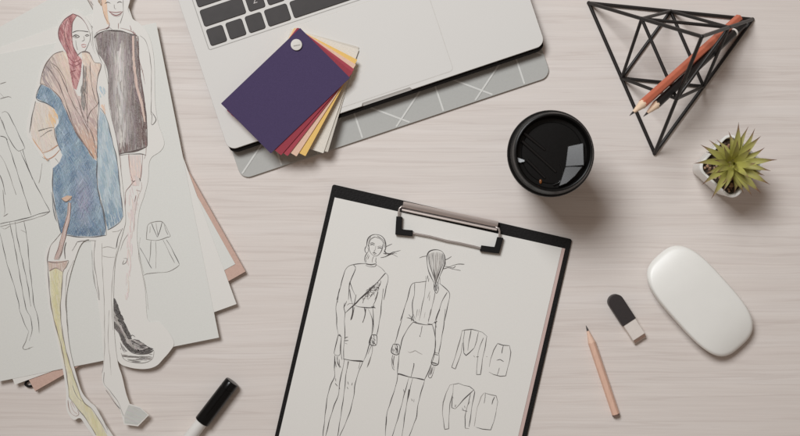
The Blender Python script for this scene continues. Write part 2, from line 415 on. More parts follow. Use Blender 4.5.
for pts, wd, c in (([(657, 60), (656, 120), (655, 200)], .5, SOFT), ([(658, 184), (680, 222), (658, 248), (660, 196)], .55, DK), ([(628, 330), (630, 390), (620, 420)], .5, RL), ([(490, 402), (540, 396), (600, 394), (630, 402)], .7, DK)): d.line(pts, wd, c, f=f)
d.scribble([(128, 24), (137, 35), (140, 60), (137, 40)], 12, .4, RL, ln=(2, 5), ang=70)
d.fill([(128, 155), (141, 155), (141, 176), (139, 186), (132, 186), (130, 176)], lambda x, y: (214, 196, 188), ang=84, wd=1.2, density=1.3, base=(203, 194, 189), spread=5)
d.fill([(130, 186), (140, 186), (139, 200), (136, 214), (133, 240), (128, 300), (124, 300), (127, 240), (128, 205)], lambda x, y: (211, 198, 193), ang=86, wd=1.2, density=.9, spread=4)
f = zf(20, 150, 5)
for pts, wd, c in (([(544, 18), (546, 80), (556, 130), (566, 158)], .6, RL), ([(612, 18), (610, 70), (604, 130), (600, 150)], .6, RL), ([(556, 148), (566, 160), (576, 152)], .9, DK), ([(598, 140), (602, 156)], .9, DK), ([(580, 200), (604, 206)], .4, RL),
    ([(566, 158), (548, 182), (528, 212), (526, 260), (520, 340), (512, 420)], .6, RL), ([(606, 160), (608, 190), (590, 232), (578, 290), (568, 400)], .5, (186, 172, 166)), ([(500, 20), (505, 100), (512, 200)], .45, RL), ([(580, 226), (572, 260)], .5, RL)): d.line(pts, wd, c, f=f)
f = zf(20, 225, 5)
for pts, wd, c in (([(518, 168), (536, 168), (528, 190), (512, 196), (520, 176)], .5, SOFT), ([(600, 60), (592, 150), (610, 230), (630, 330), (640, 420)], .35, (184, 180, 174)), ([(540, 45), (515, 85), (500, 130)], .4, FAINT)): d.line(pts, wd, c, f=f)
d.done('figure_lines', c2)
d = Draw(zc2)
d.fill([(114, 312), (121, 322), (128, 338), (138, 341), (150, 348), (140, 351), (128, 349), (121, 330), (114, 320)], lambda x, y: (150, 143, 140), ang=60, wd=1.2, density=1.6, ln=(3, 8), lay=0, base=(178, 172, 168), spread=16)
d.fill([(113.8, 298), (117.5, 304), (120.5, 313), (124, 321.5), (128, 330), (132, 339), (128.5, 339.5), (124, 331), (119, 321), (113.8, 311)], lambda x, y: (48, 40, 40), ang=62, wd=1.2, density=3.4, ln=(3, 8), base=(66, 57, 56), spread=22)
d.fill([(114, 321), (117.5, 324), (121, 330), (125, 339), (129, 345.5), (135, 349), (142, 350), (149, 347.5), (153.6, 348.6), (150, 352), (143, 353.6), (135, 353.2), (128, 350), (122.5, 343), (118.5, 333), (114, 328)], lambda x, y: (50, 42, 42) if x > 121 else (92, 84, 82), ang=56, wd=1.2, density=3.2, ln=(3, 8), base=(74, 66, 65), spread=24)
d.fill([(130, 339), (135, 339), (141, 341), (147, 345), (145, 348.5), (138, 348), (132, 344)], lambda x, y: (62, 54, 54) if (x - 138) ** 2 / 20 + (y - 344.5) ** 2 / 5 > 1 else (150, 144, 141), ang=20, wd=.9, density=2.4, ln=(3, 8), spread=20)
d.fill([(120, 341), (124, 347), (128, 351.5), (124, 353), (120.5, 349)], lambda x, y: (112, 105, 102), ang=70, wd=.8, density=1.6, spread=22)
d.fill([(121, 353), (128, 354), (138, 356), (147, 355), (153.6, 352), (152, 359), (144, 362), (132, 362), (123, 358)], lambda x, y: (122, 116, 113), ang=4, wd=.9, density=1.4, ln=(6, 16), spread=28)
d.line([(124, 342), (130, 351), (138, 354), (148, 353), (153.5, 350)], 1.4, (52, 44, 44), lay=4)
d.line([(132, 341), (140, 345), (146, 346), (152, 349)], 1.0, (52, 44, 44), lay=4)
d.line([(121, 353), (124, 359), (133, 362.5), (145, 362.5), (152, 359), (154, 351)], .6, SOFT, lay=4)
d.line([(130, 338), (132, 335), (135, 337)], .6, DK, lay=4)
d.done('boot', c2, m_pig)

cut1 = [(76, 10), (70, 12), (62, 18), (56.5, 28), (56.5, 42), (50, 54), (41, 67), (36.5, 85), (31, 105), (27, 122), (27, 135), (34, 146), (42, 157), (50, 161), (51.5, 180), (53, 205), (59.5, 233), (52, 242), (46, 250), (44.5, 264), (47, 295), (52, 322), (57.5, 345), (62.5, 368), (66, 390), (66, 405), (68.5, 414), (74, 420), (80, 418), (86, 426), (94, 437), (103, 449), (122, 449), (114, 437), (106, 425), (96.5, 408), (90, 402), (82, 392), (76, 374), (70, 350), (67, 325), (66, 300), (69, 280), (74, 262), (80, 246), (86, 240), (91, 242), (93, 262), (96, 290), (100.5, 322), (102.5, 345), (103.5, 361), (102, 372), (103, 384), (109, 392), (116, 403), (121, 412), (124, 424.5), (138, 426.3), (149, 415), (140, 407), (129.8, 403.8), (126, 393), (122, 376), (117.5, 361), (114.5, 335), (113.5, 300), (115, 265), (119, 246), (123.5, 230), (125.5, 216), (121.5, 176), (116.5, 140), (109, 106), (108, 75), (104, 62), (97, 52), (93, 45), (91.5, 28), (84, 16)]
cut1s = cat_rom(cut1[:46], 2.0) + cut1[46:]
i0 = cut1.index((124, 424.5)); 
cut1s = cat_rom(cut1[:i0 - 1], 2.0) + cut1[i0 - 1:i0 + 4] + cat_rom(cut1[i0 + 4:] + [cut1[0]], 2.0)[:-1]
mb = MB(); slab(mb, cut1s, zc1 - 0.0002, zc1)
c1 = build('paper_cutout', mb, m_paper); tag(c1, 'paper cut-out of a figure in a red headscarf and blue coat, legs past the sheets', 'paper cutout', 'cut-out fashion figures')
d = Draw(zc1)
scarf = [(73, 13.6), (65, 19), (59, 28), (59, 38), (63, 47), (67, 53), (68.5, 62), (73, 88), (76.5, 90), (80.5, 76), (82, 60), (77, 54), (73, 46), (71.6, 34), (72.4, 23), (77, 15.5)]
def scarfcol(x, y):
    t = 0.5 + 0.5 * math.sin((x - 59) * 0.75 + y * 0.10)
    return lerp3((148, 82, 88), (200, 150, 148), t)
d.fill(scarf, scarfcol, ang=72, wd=1.1, density=2.6, ln=(5, 12), base=(184, 132, 132), spread=14)
for pts in ([(73, 13.6), (65, 19), (59, 28), (59, 38), (63, 47), (67, 53)], [(77, 15), (72.4, 23), (71.6, 34), (73, 46), (78, 55)], [(67, 20), (64, 30), (66, 42), (71, 54)], [(73, 13.6), (80, 17), (86, 24), (88.5, 30)]):
    d.line(pts, .75, (112, 66, 70), lay=4)
for pts in ([(68, 56), (74, 62), (81, 59)], [(68.5, 63), (75, 66), (81.6, 62)], [(70, 72), (76, 70)]): d.line(pts, .7, (138, 62, 72), lay=4)
d.done('headscarf', c1, m_pig)
d = Draw(zc1)
collar = [(63, 51), (54, 54), (48.5, 60), (43, 70), (40, 84), (50, 88), (60, 98), (68, 115), (76, 133), (86, 147), (93, 158.5), (97, 160), (97.5, 145), (97, 130), (98, 103), (96.5, 87), (98, 76), (101, 64), (94, 62), (89, 53), (82, 52), (82, 60), (84, 66), (83, 85), (83, 96), (78, 96), (73, 88), (68.5, 62), (67, 53)]
def collarcol(x, y):
    t = (y - 55) / 60
    edge = (63 - x) / 18 if y < 90 else 0
    c = lerp3((220, 198, 180), (190, 170, 164), t)
    c = lerp3(c, (150, 136, 136), edge)
    if y > 118: c = lerp3((176, 156, 152), (200, 160, 134), (y - 118) / 36)
    return c
d.fill(collar, collarcol, ang=66, wd=1.1, density=2.2, ln=(5, 14), base=(204, 190, 179), spread=13)
d.fill([(69, 70), (73, 92), (76, 107), (84, 123), (89, 133), (92, 128), (84, 112), (79, 100), (74, 90)], lambda x, y: (206, 186, 180), ang=66, wd=1, density=1.6, lay=3, spread=7)
d.fill([(83.5, 64), (85.5, 66), (86, 80), (86.5, 104), (84.5, 116), (81.5, 106), (80.5, 90), (82.5, 80)], lambda x, y: (126, 120, 116), ang=84, wd=.8, density=2.0, lay=3, base=None, spread=16)
BR = (104, 84, 80)
for pts, wd in (([(63, 51), (54, 54), (48.5, 60), (43, 70), (40, 84)], .8), ([(46, 66), (52, 73), (60, 87), (69, 112), (76, 131), (86, 146), (94, 158)], .9), ([(53, 66), (60, 74), (66, 88), (73, 104), (84, 123), (89, 134)], .7),
    ([(50, 62), (58, 68), (64, 78), (68, 92)], .6), ([(76, 107), (82, 112), (88, 130)], .5), ([(41, 83), (50, 88), (60, 98), (68, 115), (76, 133), (86, 147), (94, 159)], .9), ([(82, 52), (89, 53), (94, 62), (101, 64), (98, 76), (96.5, 88), (98, 103), (90, 112), (87, 122)], .7),
    ([(90, 62), (90.5, 76), (93, 92), (97, 104)], .6), ([(84, 66), (83, 85), (86, 104), (88, 128)], .6), ([(78, 100), (84, 120), (92, 134), (97, 158)], .7), ([(86, 66), (87, 90), (87, 110)], .5), ([(73, 88), (77, 98), (82, 110)], .6), ([(77, 56), (80, 53), (85, 51), (90, 53)], .9)):
    d.line(pts, wd, BR, lay=4)
d.done('collar', c1, m_pig)
d = Draw(zc1)
body = [(41, 84), (36, 98), (46, 103), (55, 109), (58, 117), (59, 122), (55, 129), (57, 141), (60, 149), (62.5, 155), (59, 163), (53, 168), (53, 190), (56, 210), (61, 233), (75, 236), (90, 236.5), (105, 235), (106, 226), (104, 217), (99, 196), (97, 180), (97, 161), (93, 159), (86, 147.5), (76, 133.5), (68, 115.5), (60, 98.5), (50, 88.5)]
panel = [(100, 109), (106, 117), (112, 140), (117, 161), (119.5, 185), (123, 216), (120, 222), (114, 226), (107.5, 230), (104.5, 214), (100, 194), (97.5, 180), (97.3, 145), (98.5, 122)]
def bodycol(x, y):
    n = 0.5 + 0.5 * math.sin(x * 0.31 + y * 0.13) * math.cos(y * 0.17 - x * 0.11)
    c = lerp3((90, 119, 146), (146, 167, 180), n)
    g = math.exp(-(((x - 84) / 9) ** 2 + ((y - 200) / 24) ** 2))
    c = lerp3(c, (140, 136, 160), g * 0.8)
    return lerp3(c, (70, 98, 128), max(0, min(1, (y - 222) / 14)) * 0.8)
def panelcol(x, y):
    n = 0.5 + 0.5 * math.sin(x * 0.5 + y * 0.09)
    c = lerp3((142, 164, 178), (176, 190, 196), n)
    return lerp3(c, (104, 132, 155), max(0, min(1, (y - 198) / 24)) * 0.9)
d.fill(body, bodycol, ang=62, wd=1.0, density=2.3, ln=(5, 14), jit=12, base=(136, 154, 170), spread=17)
d.fill(body, bodycol, ang=118, wd=.7, density=.5, ln=(4, 10), jit=14, lay=2, spread=24)
d.fill(panel, panelcol, ang=76, wd=1.0, density=1.9, ln=(5, 14), jit=9, base=(174, 186, 192), spread=12)
d.fill([(99, 86), (103, 84), (106, 92), (104, 97), (100, 98)], lambda x, y: (168, 186, 196), ang=70, density=1.6, spread=8)
d.fill([(100, 104), (104, 104), (106, 113), (104.5, 115), (101, 110)], lambda x, y: (218, 186, 166), ang=70, density=1.8, spread=8)
IK = (74, 78, 88)
for pts, wd in (([(41, 84), (36, 98), (46, 103), (55, 109)], .9), ([(97, 158), (96.8, 180), (99, 196), (104, 217), (106.5, 235)], 1.1), ([(61, 234), (75, 236.5), (90, 237), (106, 235.3)], .9), ([(53, 168), (52.5, 190), (55, 209), (61, 233)], .9),
    ([(100, 108), (106, 117), (112, 140), (117, 161), (119.5, 185), (123.3, 216)], .8), ([(123, 216), (119, 223), (107.5, 230)], .6), ([(96.5, 90), (99, 104), (97.5, 122), (97.3, 158)], .7), ([(51.5, 192), (54, 214), (57, 222)], .7), ([(56, 130), (57, 141), (61, 151)], .6), ([(101, 200), (107, 226)], .6)):
    d.line(pts, wd, IK, lay=4)
d.done('coat', c1, m_pig)
d = Draw(zc1)
arm = [(35.5, 102), (46, 103.5), (54.5, 109), (58, 118), (54, 128), (55, 135), (58, 145), (52, 151), (44, 154), (38, 146), (32, 138), (30, 129)]
d.fill(arm, lambda x, y: lerp3((212, 200, 188), (224, 182, 136), 1.3 * math.exp(-((x - 54) / 5) ** 2 - ((y - 118) / 8) ** 2)), ang=74, wd=1.1, density=1.4, ln=(5, 12), base=(208, 199, 190), spread=6)
for pts, wd, c in (([(35.5, 101), (32, 116), (30, 129), (29.5, 133)], .8, DK), ([(38, 131), (44, 129), (51, 127.5), (54, 128)], .8, DK), ([(40, 137), (47, 132), (52, 130)], .6, DK), ([(32, 138), (39, 148), (46, 158)], .8, (200, 150, 110)), ([(42, 153), (50, 150), (58, 145)], .8, (190, 140, 108)), ([(46, 160), (54, 156), (60, 149)], .8, (186, 136, 110)), ([(54, 128), (55, 135), (58, 145)], .6, DK), ([(55, 158), (60, 164)], .6, SOFT), ([(43, 156), (48, 161)], .6, (200, 150, 110))): d.line(pts, wd, c, lay=4)
d.done('sleeve', c1, m_pig)
d = Draw(zc1)
f = zf(20, 0, 5)
for pts, wd, c in (([(262, 162), (282, 155), (305, 154), (342, 158)], 1.1, (84, 78, 80)), ([(262, 184), (276, 174), (296, 182), (282, 188), (266, 186)], .7, DK), ([(272, 180), (284, 181)], 1.0, DK), ([(324, 178), (336, 172), (346, 178)], .7, DK), ([(328, 182), (342, 180)], .9, DK), ([(318, 180), (322, 200), (308, 206)], .4, SOFT), ([(306, 226), (318, 222), (332, 226)], 1.0, (178, 106, 108)), ([(308, 232), (320, 235), (330, 230)], .7, (190, 124, 122)),
    ([(345, 150), (350, 190), (340, 226), (322, 256), (300, 262)], .5, SOFT), ([(278, 200), (280, 225), (288, 250)], .45, SOFT), ([(356, 160), (352, 200), (364, 240), (378, 270)], .45, FAINT), ([(385, 160), (372, 185), (378, 230), (398, 290), (412, 320)], .5, SOFT), ([(395, 270), (408, 290)], .5, SOFT), ([(420, 320), (430, 365), (440, 420)], .5, FAINT)): d.line(pts, wd, c, f=f)
d.done('face', c1)
d = Draw(zc1 + 0.0004)
d.fill([(61, 198.5), (67, 195.5), (72, 196), (71, 200), (66, 201.8)], lambda x, y: (200, 168, 142), ang=10, density=2, base=(194, 164, 142), spread=8)
d.line([(61, 198), (66, 201.8), (72, 197)], .6, BR, lay=4)
d.fill([(68, 202), (70.5, 203), (70, 217), (67, 232), (63, 247), (58, 259.5), (54, 259.5), (59, 246), (63, 229), (67, 214)], lambda x, y: (192, 168, 160), ang=100, wd=.9, density=1.8, base=(194, 176, 168), spread=10)
for pts in ([(68, 202), (67.5, 214), (63, 229), (58.5, 247), (54, 259)], [(70.5, 203), (70, 217), (66.5, 232), (62, 250), (58.5, 260)]): d.line(pts, .6, (130, 104, 98), lay=4)
d.done('pocket_strap', c1, m_pig)
d = Draw(zc1)
sock = [(49.5, 271), (56, 268), (63, 272), (61.5, 291), (60, 311), (61, 326), (66, 351), (73, 375), (82, 400), (90, 407), (97, 417), (106, 433), (112, 445), (103, 445), (96, 435), (86, 419), (78, 409), (69, 397), (67.5, 379), (63, 359), (55.5, 326), (51, 308)]
d.fill(sock, lambda x, y: lerp3((204, 196, 150), (214, 208, 180), abs(x - (56 if y < 330 else 56 + (y - 330) * 0.42)) / 6), ang=80 if True else 0, wd=1.0, density=1.7, ln=(6, 16), jit=10, base=(206, 200, 172), spread=7)
d.fill([(48, 261.5), (68, 260.5), (66, 267), (63, 272), (56, 268), (49, 271)], lambda x, y: (192, 170, 158), ang=85, wd=.8, density=1.6, base=(198, 182, 172), spread=10)
for pts, wd, c in (([(61, 233), (55, 240), (50, 247), (47.5, 258), (48, 271), (50.5, 302), (55, 324), (61, 345), (67, 378), (69, 397)], .8, (112, 100, 98)), ([(68.8, 261), (66, 267), (63, 272), (61.5, 291), (60.3, 311), (63, 336), (68, 358), (75, 380), (83, 401), (91, 408), (98, 418), (107, 433)], .8, (124, 114, 104)), ([(48, 261.5), (56, 262.5), (68.5, 260.5)], .9, (122, 100, 96)), ([(49, 271), (56, 268), (63, 272)], .7, (140, 116, 108)), ([(66, 242), (64.5, 250), (65, 259)], .9, DK), ([(74, 260), (67, 275), (65.5, 300), (67.5, 330)], .4, SOFT), ([(72, 251), (77, 242)], .6, DK),
    ([(69, 397), (78, 409), (86, 419), (96, 435)], .8, (120, 112, 104)), ([(72, 385), (78, 398), (84, 402)], .5, SOFT), ([(94, 404), (100, 414), (108, 430)], .4, SOFT)): d.line(pts, wd, c, lay=4)
d.done('yellow_stocking', c1, m_pig)
d = Draw(zc1)
for pts, wd, c in (([(68, 400), (68.5, 407), (71, 413), (76, 416), (79, 414), (77.5, 410)], .6, (150, 120, 112)), ([(70, 402), (73, 410), (77, 414)], .5, (170, 140, 130)), ([(71, 401), (75, 408)], .5, (170, 140, 130)),
    ([(77, 242), (86, 240.5), (96, 240.8)], .6, DK), ([(95, 241), (94, 261), (97, 281), (99.5, 300)], .55, SOFT), ([(92, 250), (93, 275), (99, 300)], .45, SOFT), ([(102, 243), (102, 262), (104, 300), (104.5, 345), (103.8, 362)], .45, FAINT), ([(118, 246), (114, 265), (111.5, 295), (113, 330)], .45, FAINT), ([(102, 248), (108, 246.5), (116, 249)], .45, FAINT), ([(102, 256), (108, 257), (115, 257)], .45, FAINT), ([(122.5, 228), (118, 238), (116, 248)], .7, DK), ([(112, 232), (118, 231), (121, 229)], .5, SOFT), ([(100, 228), (102, 236)], .45, SOFT),
    ([(104, 372), (104, 383), (110, 391), (118, 402), (123.5, 416)], .5, SOFT), ([(106, 390), (112, 399), (120, 409)], .7, DK), ([(109, 310), (108, 340), (110, 360), (111, 375)], .35, FAINT), ([(104, 362), (101.8, 373)], .4, FAINT)): d.line(pts, wd, c)
d.done('leg_lines', c1)
d = Draw(zc1)
d.fill([(128.7, 404.8), (139.8, 408), (147.8, 415), (137.6, 425), (124.6, 423.4), (124.3, 415)], lambda x, y: (186, 186, 182), ang=20, wd=1.4, density=2, base=(188, 188, 183), spread=3)
d.done('shoe', c1, m_pig)

# ------------------------------------------------------------------ clipboard
cb = empty('clipboard', wp(430, 330, 0)); tag(cb, 'black clipboard with a metal spring clip holding two drawing sheets', 'clipboard')
m_board = plain('black_leatherette', (0.011, 0.0098, 0.0095, 1), 0.6, var=0.45, nscale=700, bmp=0.9, bdist=0.0006, spec=0.2)
ang = math.radians(12.95); ux, uy = math.cos(ang), math.sin(ang); vx, vy = -math.sin(ang), math.cos(ang)
def cbp(a, b_): return (332.6 + ux * a + vx * b_, 184.2 + uy * a + vy * b_)
mb = MB(); bp = [cbp(a, b_) for a, b_ in rrect(0, 0, 246, 350, 2.2, 4)]
zb = 0.0032
rings = [[Vector((*wp(x, y, zb).xy, z)) for x, y in inset_px(bp, i)] for i, z in ((0.6, 0.0003), (0, 0.0009), (0, zb - 0.0007), (0.7, zb))]
mb.loft(rings); build('board', mb, m_board, cb, smooth=30)
zs2, zs1 = zb + 0.0006, zb + 0.0011
def quad_sheet(name, pts, z, mat, label):
    mb = MB(); slab(mb, pts, z - 0.0003, z); o = build(name, mb, mat); tag(o, label, 'paper', 'sheets held by the clipboard'); return o
quad_sheet('drawing_sheet', [(336.5, 198.5), (565.2, 248.6), (497, 544), (268, 494)], zs2, m_paper_pink, 'pinkish underlying sheet showing as a strip along the right of the clipboard')
s2 = quad_sheet('drawing_sheet', [(334.7, 197.4), (562.0, 247.9), (494, 540), (262, 508)], zs1, m_paper, 'white sheet on the black clipboard with ink sketches of two fashion figures')

INK = (56, 50, 50); MID = (92, 86, 84); LT = (150, 145, 141)
d = Draw(zs1); f = zf(325, 220, 5.45)
for pts, wd, c in (
    ([(226, 140), (232, 108), (246, 88), (270, 78), (302, 84), (322, 104), (331, 132), (330, 158), (322, 176)], .9, INK), ([(272, 92), (252, 102), (240, 122), (234, 145)], .7, INK), ([(272, 92), (300, 103), (318, 124), (324, 150)], .7, INK), ([(250, 90), (242, 108), (236, 128)], .5, MID), ([(284, 86), (312, 106), (326, 130)], .5, MID),
    ([(238, 130), (240, 158), (250, 180), (268, 196), (284, 195), (300, 180), (311, 155), (314, 132)], .6, INK), ([(243, 128), (258, 124), (272, 130)], .6, INK), ([(285, 146), (300, 141), (313, 148)], .6, INK), ([(246, 136), (258, 132), (270, 137)], .7, INK), ([(286, 153), (298, 150), (310, 155)], .7, INK), ([(277, 140), (274, 162), (266, 170), (272, 174)], .45, MID), ([(260, 180), (270, 178), (281, 184)], .7, INK), ([(264, 186), (276, 189)], .4, MID),
    ([(226, 140), (218, 152), (217, 168), (226, 180), (234, 172), (236, 158), (228, 148)], .6, INK), ([(228, 180), (219, 196), (216, 215), (220, 232)], .6, INK), ([(236, 184), (230, 200), (222, 214), (226, 232)], .6, INK), ([(240, 192), (232, 215)], .5, MID),
    ([(266, 198), (258, 215), (256, 232)], .45, MID), ([(278, 204), (276, 222), (280, 236)], .5, INK), ([(216, 236), (245, 242), (278, 238)], .7, INK), ([(220, 246), (246, 254), (274, 252), (280, 240)], .6, INK), ([(222, 241), (262, 249)], .5, MID),
    ([(326, 158), (330, 176), (350, 184), (370, 176), (388, 172), (412, 164)], .7, INK), ([(318, 184), (345, 182), (368, 186), (384, 194), (396, 202)], .6, INK), ([(332, 146), (348, 138), (366, 130)], .45, MID), ([(302, 206), (328, 200), (352, 188), (378, 180)], .6, INK), ([(316, 178), (338, 190), (356, 184)], .5, INK), ([(320, 166), (332, 184)], .5, INK), ([(374, 178), (392, 184)], .4, MID),
    ([(218, 238), (190, 238), (160, 241), (132, 250), (112, 270), (98, 308), (84, 365), (64, 436)], .65, INK), ([(158, 242), (166, 262), (156, 290), (142, 325), (134, 355)], .65, INK), ([(154, 244), (168, 256)], 1.1, INK), ([(134, 340), (130, 380), (128, 436)], .6, INK), ([(134, 335), (146, 370), (166, 412)], .55, INK), ([(138, 395), (142, 430)], .6, MID),
    ([(280, 243), (308, 262), (326, 284)], .5, MID), ([(330, 288), (304, 318), (262, 362), (222, 402), (182, 440)], 1.0, INK), ([(330, 288), (342, 302), (342, 335), (332, 372), (320, 436)], .6, INK), ([(298, 345), (286, 395), (270, 436)], .55, INK), ([(304, 330), (300, 352), (288, 372)], .5, MID)): d.line(pts, wd, c, f=f)
d.scribble([(298, 328), (302, 350), (270, 405), (230, 436), (200, 432), (255, 375)], 46, .45, MID, f=f, ln=(1.5, 4.5))
f = zf(320, 290, 5.45)
for pts, wd, c in (
    ([(106, -10), (96, 48), (87, 90), (90, 150), (92, 200), (99, 242)], .65, INK), ([(162, -4), (166, 40), (180, 82)], .55, INK), ([(134, 70), (130, 98), (136, 128), (133, 180), (136, 250), (130, 300), (128, 378)], .6, INK), ([(146, 60), (128, 96)], .8, INK), ([(92, 60), (100, 66)], .5, MID),
    ([(262, 2), (225, 40), (186, 80), (136, 126)], 1.1, INK), ([(262, 2), (240, 50), (232, 72)], .5, MID), ([(185, 80), (215, 92), (262, 96), (298, 94)], .7, INK), ([(185, 76), (160, 74), (148, 84)], .6, MID), ([(196, 24), (190, 60), (186, 80)], .55, MID), ([(180, 84), (178, 125), (166, 164)], 1.0, INK), ([(188, 92), (180, 132), (170, 160)], .7, INK), ([(242, 96), (246, 132), (232, 178)], 1.0, INK), ([(250, 98), (246, 128), (238, 160)], .6, INK), ([(280, 90), (302, 98)], .9, INK), ([(296, 84), (286, 100)], .6, INK),
    ([(258, 98), (276, 130), (286, 172), (284, 225), (272, 285), (254, 345), (237, 388)], .65, INK), ([(127, 376), (180, 384), (236, 389)], 1.3, INK),
    ([(346, -8), (336, 60), (331, 120), (320, 190), (309, 246)], .65, INK), ([(316, 10), (300, 62), (288, 92), (290, 140), (291, 200), (282, 246)], .6, INK), ([(280, 245), (309, 249), (305, 299), (268, 292), (280, 245)], .8, INK), ([(286, 298), (284, 335), (272, 378), (258, 414)], .5, MID), ([(282, 300), (268, 330), (262, 350)], .45, MID),
    ([(99, 240), (90, 285), (76, 345), (94, 356), (108, 350), (112, 300), (116, 255)], .65, INK), ([(80, 356), (80, 400), (78, 440)], .55, INK), ([(98, 360), (94, 395), (108, 424)], .5, INK), ([(116, 254), (114, 330), (120, 380)], .5, MID), ([(84, 388), (88, 420)], .5, MID), ([(132, 262), (152, 254)], .6, INK), ([(130, 276), (154, 274)], .6, INK), ([(134, 288), (148, 294)], .5, INK), ([(156, 388), (148, 430)], .5, MID), ([(218, 392), (210, 430)], .5, INK)): d.line(pts, wd, c, f=f)
d.scribble([(284, 248), (305, 252), (300, 295), (275, 290)], 16, .5, INK, f=f, ln=(2, 5), ang=76)
d.scribble([(96, 242), (114, 246), (112, 262), (98, 258)], 6, .5, INK, f=f, ln=(1.5, 3))
d.scribble([(250, 10), (275, 20), (290, 0), (302, -30), (280, -20)], 22, .45, MID, f=f, ln=(1.5, 4))
f = zf(310, 356, 5.45)
for pts, wd, c in (
    ([(134, 0), (132, 55), (134, 108), (116, 150), (98, 205), (88, 270), (79, 350), (68, 450)], .65, INK), ([(188, 18), (172, 95), (160, 150), (156, 205), (132, 268), (106, 350), (82, 450)], .65, INK), ([(208, 28), (196, 98), (188, 180), (176, 268), (158, 385), (146, 460)], .6, INK), ([(288, 28), (264, 90), (246, 150), (240, 205), (224, 280), (202, 345), (160, 440)], .65, INK),
    ([(136, 148), (150, 164)], .7, MID), ([(138, 120), (140, 138)], .5, MID), ([(158, 160), (162, 180)], .6, MID), ([(205, 138), (210, 156)], .6, MID), ([(202, 168), (208, 180)], .6, MID), ([(230, 145), (226, 160)], .5, MID), ([(146, 0), (152, 40), (168, 62)], .6, INK), ([(158, 16), (160, 48)], .6, MID), ([(332, 0), (324, 36), (310, 62)], .5, MID)): d.line(pts, wd, c, f=f)
d.done('front_figure_sketch', s2)
d = Draw(zs1); f = zf(385, 240, 5.45)
for pts, wd, c in (
    ([(268, 235), (252, 205), (238, 168), (229, 128), (229, 88), (242, 62), (272, 52), (306, 60), (325, 86), (326, 122), (314, 160), (298, 200), (286, 236)], .9, INK), ([(268, 234), (268, 268), (280, 290), (292, 266), (288, 236)], .8, INK), ([(186, 98), (205, 90), (226, 86)], .45, MID), ([(326, 110), (346, 100), (362, 88)], .5, INK), ([(322, 142), (350, 146), (378, 136), (402, 130), (432, 132)], .65, INK), ([(316, 158), (344, 150), (366, 158), (412, 166)], .6, INK), ([(350, 148), (372, 152), (384, 140)], .5, INK), ([(326, 100), (330, 138)], .7, INK),
    ([(222, 196), (226, 224)], .7, INK), ([(232, 192), (234, 214)], .6, INK), ([(240, 208), (236, 228)], .5, MID), ([(298, 204), (300, 240)], .5, INK), ([(226, 224), (192, 230), (160, 232), (142, 246), (130, 290), (116, 340), (100, 390), (84, 440)], .65, INK), ([(296, 236), (325, 258), (350, 288), (350, 322), (338, 372), (326, 440)], .65, INK), ([(162, 234), (160, 290), (150, 340), (150, 395), (156, 440)], .65, INK), ([(222, 222), (216, 290), (202, 358), (186, 440)], .5, MID), ([(244, 280), (232, 318)], .4, LT), ([(244, 300), (240, 330)], .4, LT), ([(272, 286), (264, 332), (250, 390), (236, 440)], .5, MID), ([(338, 284), (312, 332), (292, 388), (274, 440)], .65, INK), ([(130, 405), (152, 436)], .6, INK), ([(152, 400), (166, 432)], .6, INK), ([(116, 424), (150, 428)], .5, MID)): d.line(pts, wd, c, f=f)
for k in range(17):
    x = 234 + k * 5.5; d.line([(x, 78 - 14 * math.sin((k + 0.5) / 17 * 3.1)), (x + (276 - x) * .18 + rnd.uniform(-3, 3), 130), (x + (276 - x) * .6, 188), (276 + rnd.uniform(-6, 6), 232)], .42, INK if k in (0, 1, 15, 16) or rnd.random() < .3 else LT, f=f)
d.scribble([(268, 225), (286, 225), (288, 262), (278, 280), (270, 262)], 16, .5, INK, f=f, ln=(2, 5), ang=80)
f = zf(380, 310, 5.45)
for pts, wd, c in (
    ([(132, -10), (116, 58), (96, 130), (80, 184)], .65, INK), ([(72, 186), (106, 191), (98, 242), (62, 231), (72, 186)], .8, INK), ([(178, 0), (180, 40), (186, 62)], .7, INK), ([(180, 64), (215, 75), (258, 80), (288, 76)], .8, INK), ([(150, 42), (170, 48), (184, 60)], .8, INK), ([(176, 30), (170, 60)], .6, INK), ([(186, 60), (200, 66)], 1.2, INK), ([(258, 76), (284, 80)], 1.2, INK), ([(292, 70), (312, 62)], .7, INK), ([(300, 60), (308, 98)], .6, INK),
    ([(180, 66), (148, 106), (122, 158), (108, 220), (99, 288), (95, 346)], .7, INK), ([(284, 80), (298, 130), (302, 190), (292, 256), (270, 320), (243, 379)], .7, INK), ([(95, 346), (148, 361), (200, 372), (243, 380)], 1.2, INK), ([(95, 346), (104, 350)], 1.6, INK), ([(230, 86), (224, 118), (216, 142)], .55, INK), ([(214, 140), (219, 146)], 1.1, INK), ([(150, 226), (162, 232), (180, 226), (192, 220), (208, 230), (230, 242)], .5, LT), ([(186, 290), (178, 328), (168, 372)], .6, INK), ([(182, 290), (186, 300)], 1.1, INK),
    ([(355, -6), (349, 70), (336, 150), (320, 240)], .65, INK), ([(326, -4), (306, 58), (301, 128), (300, 236)], .6, INK), ([(295, 234), (321, 240), (315, 296), (279, 290), (295, 234)], .75, INK), ([(296, 240), (318, 246)], .9, INK), ([(280, 286), (312, 293)], .9, INK), ([(70, 244), (62, 280), (70, 318), (80, 326)], .6, INK), ([(78, 248), (72, 285), (76, 318)], .55, MID), ([(66, 262), (72, 300)], .6, MID), ([(280, 300), (268, 345), (264, 364), (278, 368), (292, 335), (300, 304)], .55, MID), ([(290, 304), (278, 350)], .5, MID), ([(284, 312), (272, 356)], .5, MID), ([(204, -4), (196, 40)], .5, MID), ([(278, -6), (262, 70)], .5, MID), ([(216, -6), (208, 30)], .4, LT), ([(246, 10), (240, 44)], .4, LT)): d.line(pts, wd, c, f=f)
d.scribble([(72, 190), (102, 194), (96, 236), (66, 228)], 18, .5, INK, f=f, ln=(2, 5), ang=75)
f = zf(370, 356, 5.45)
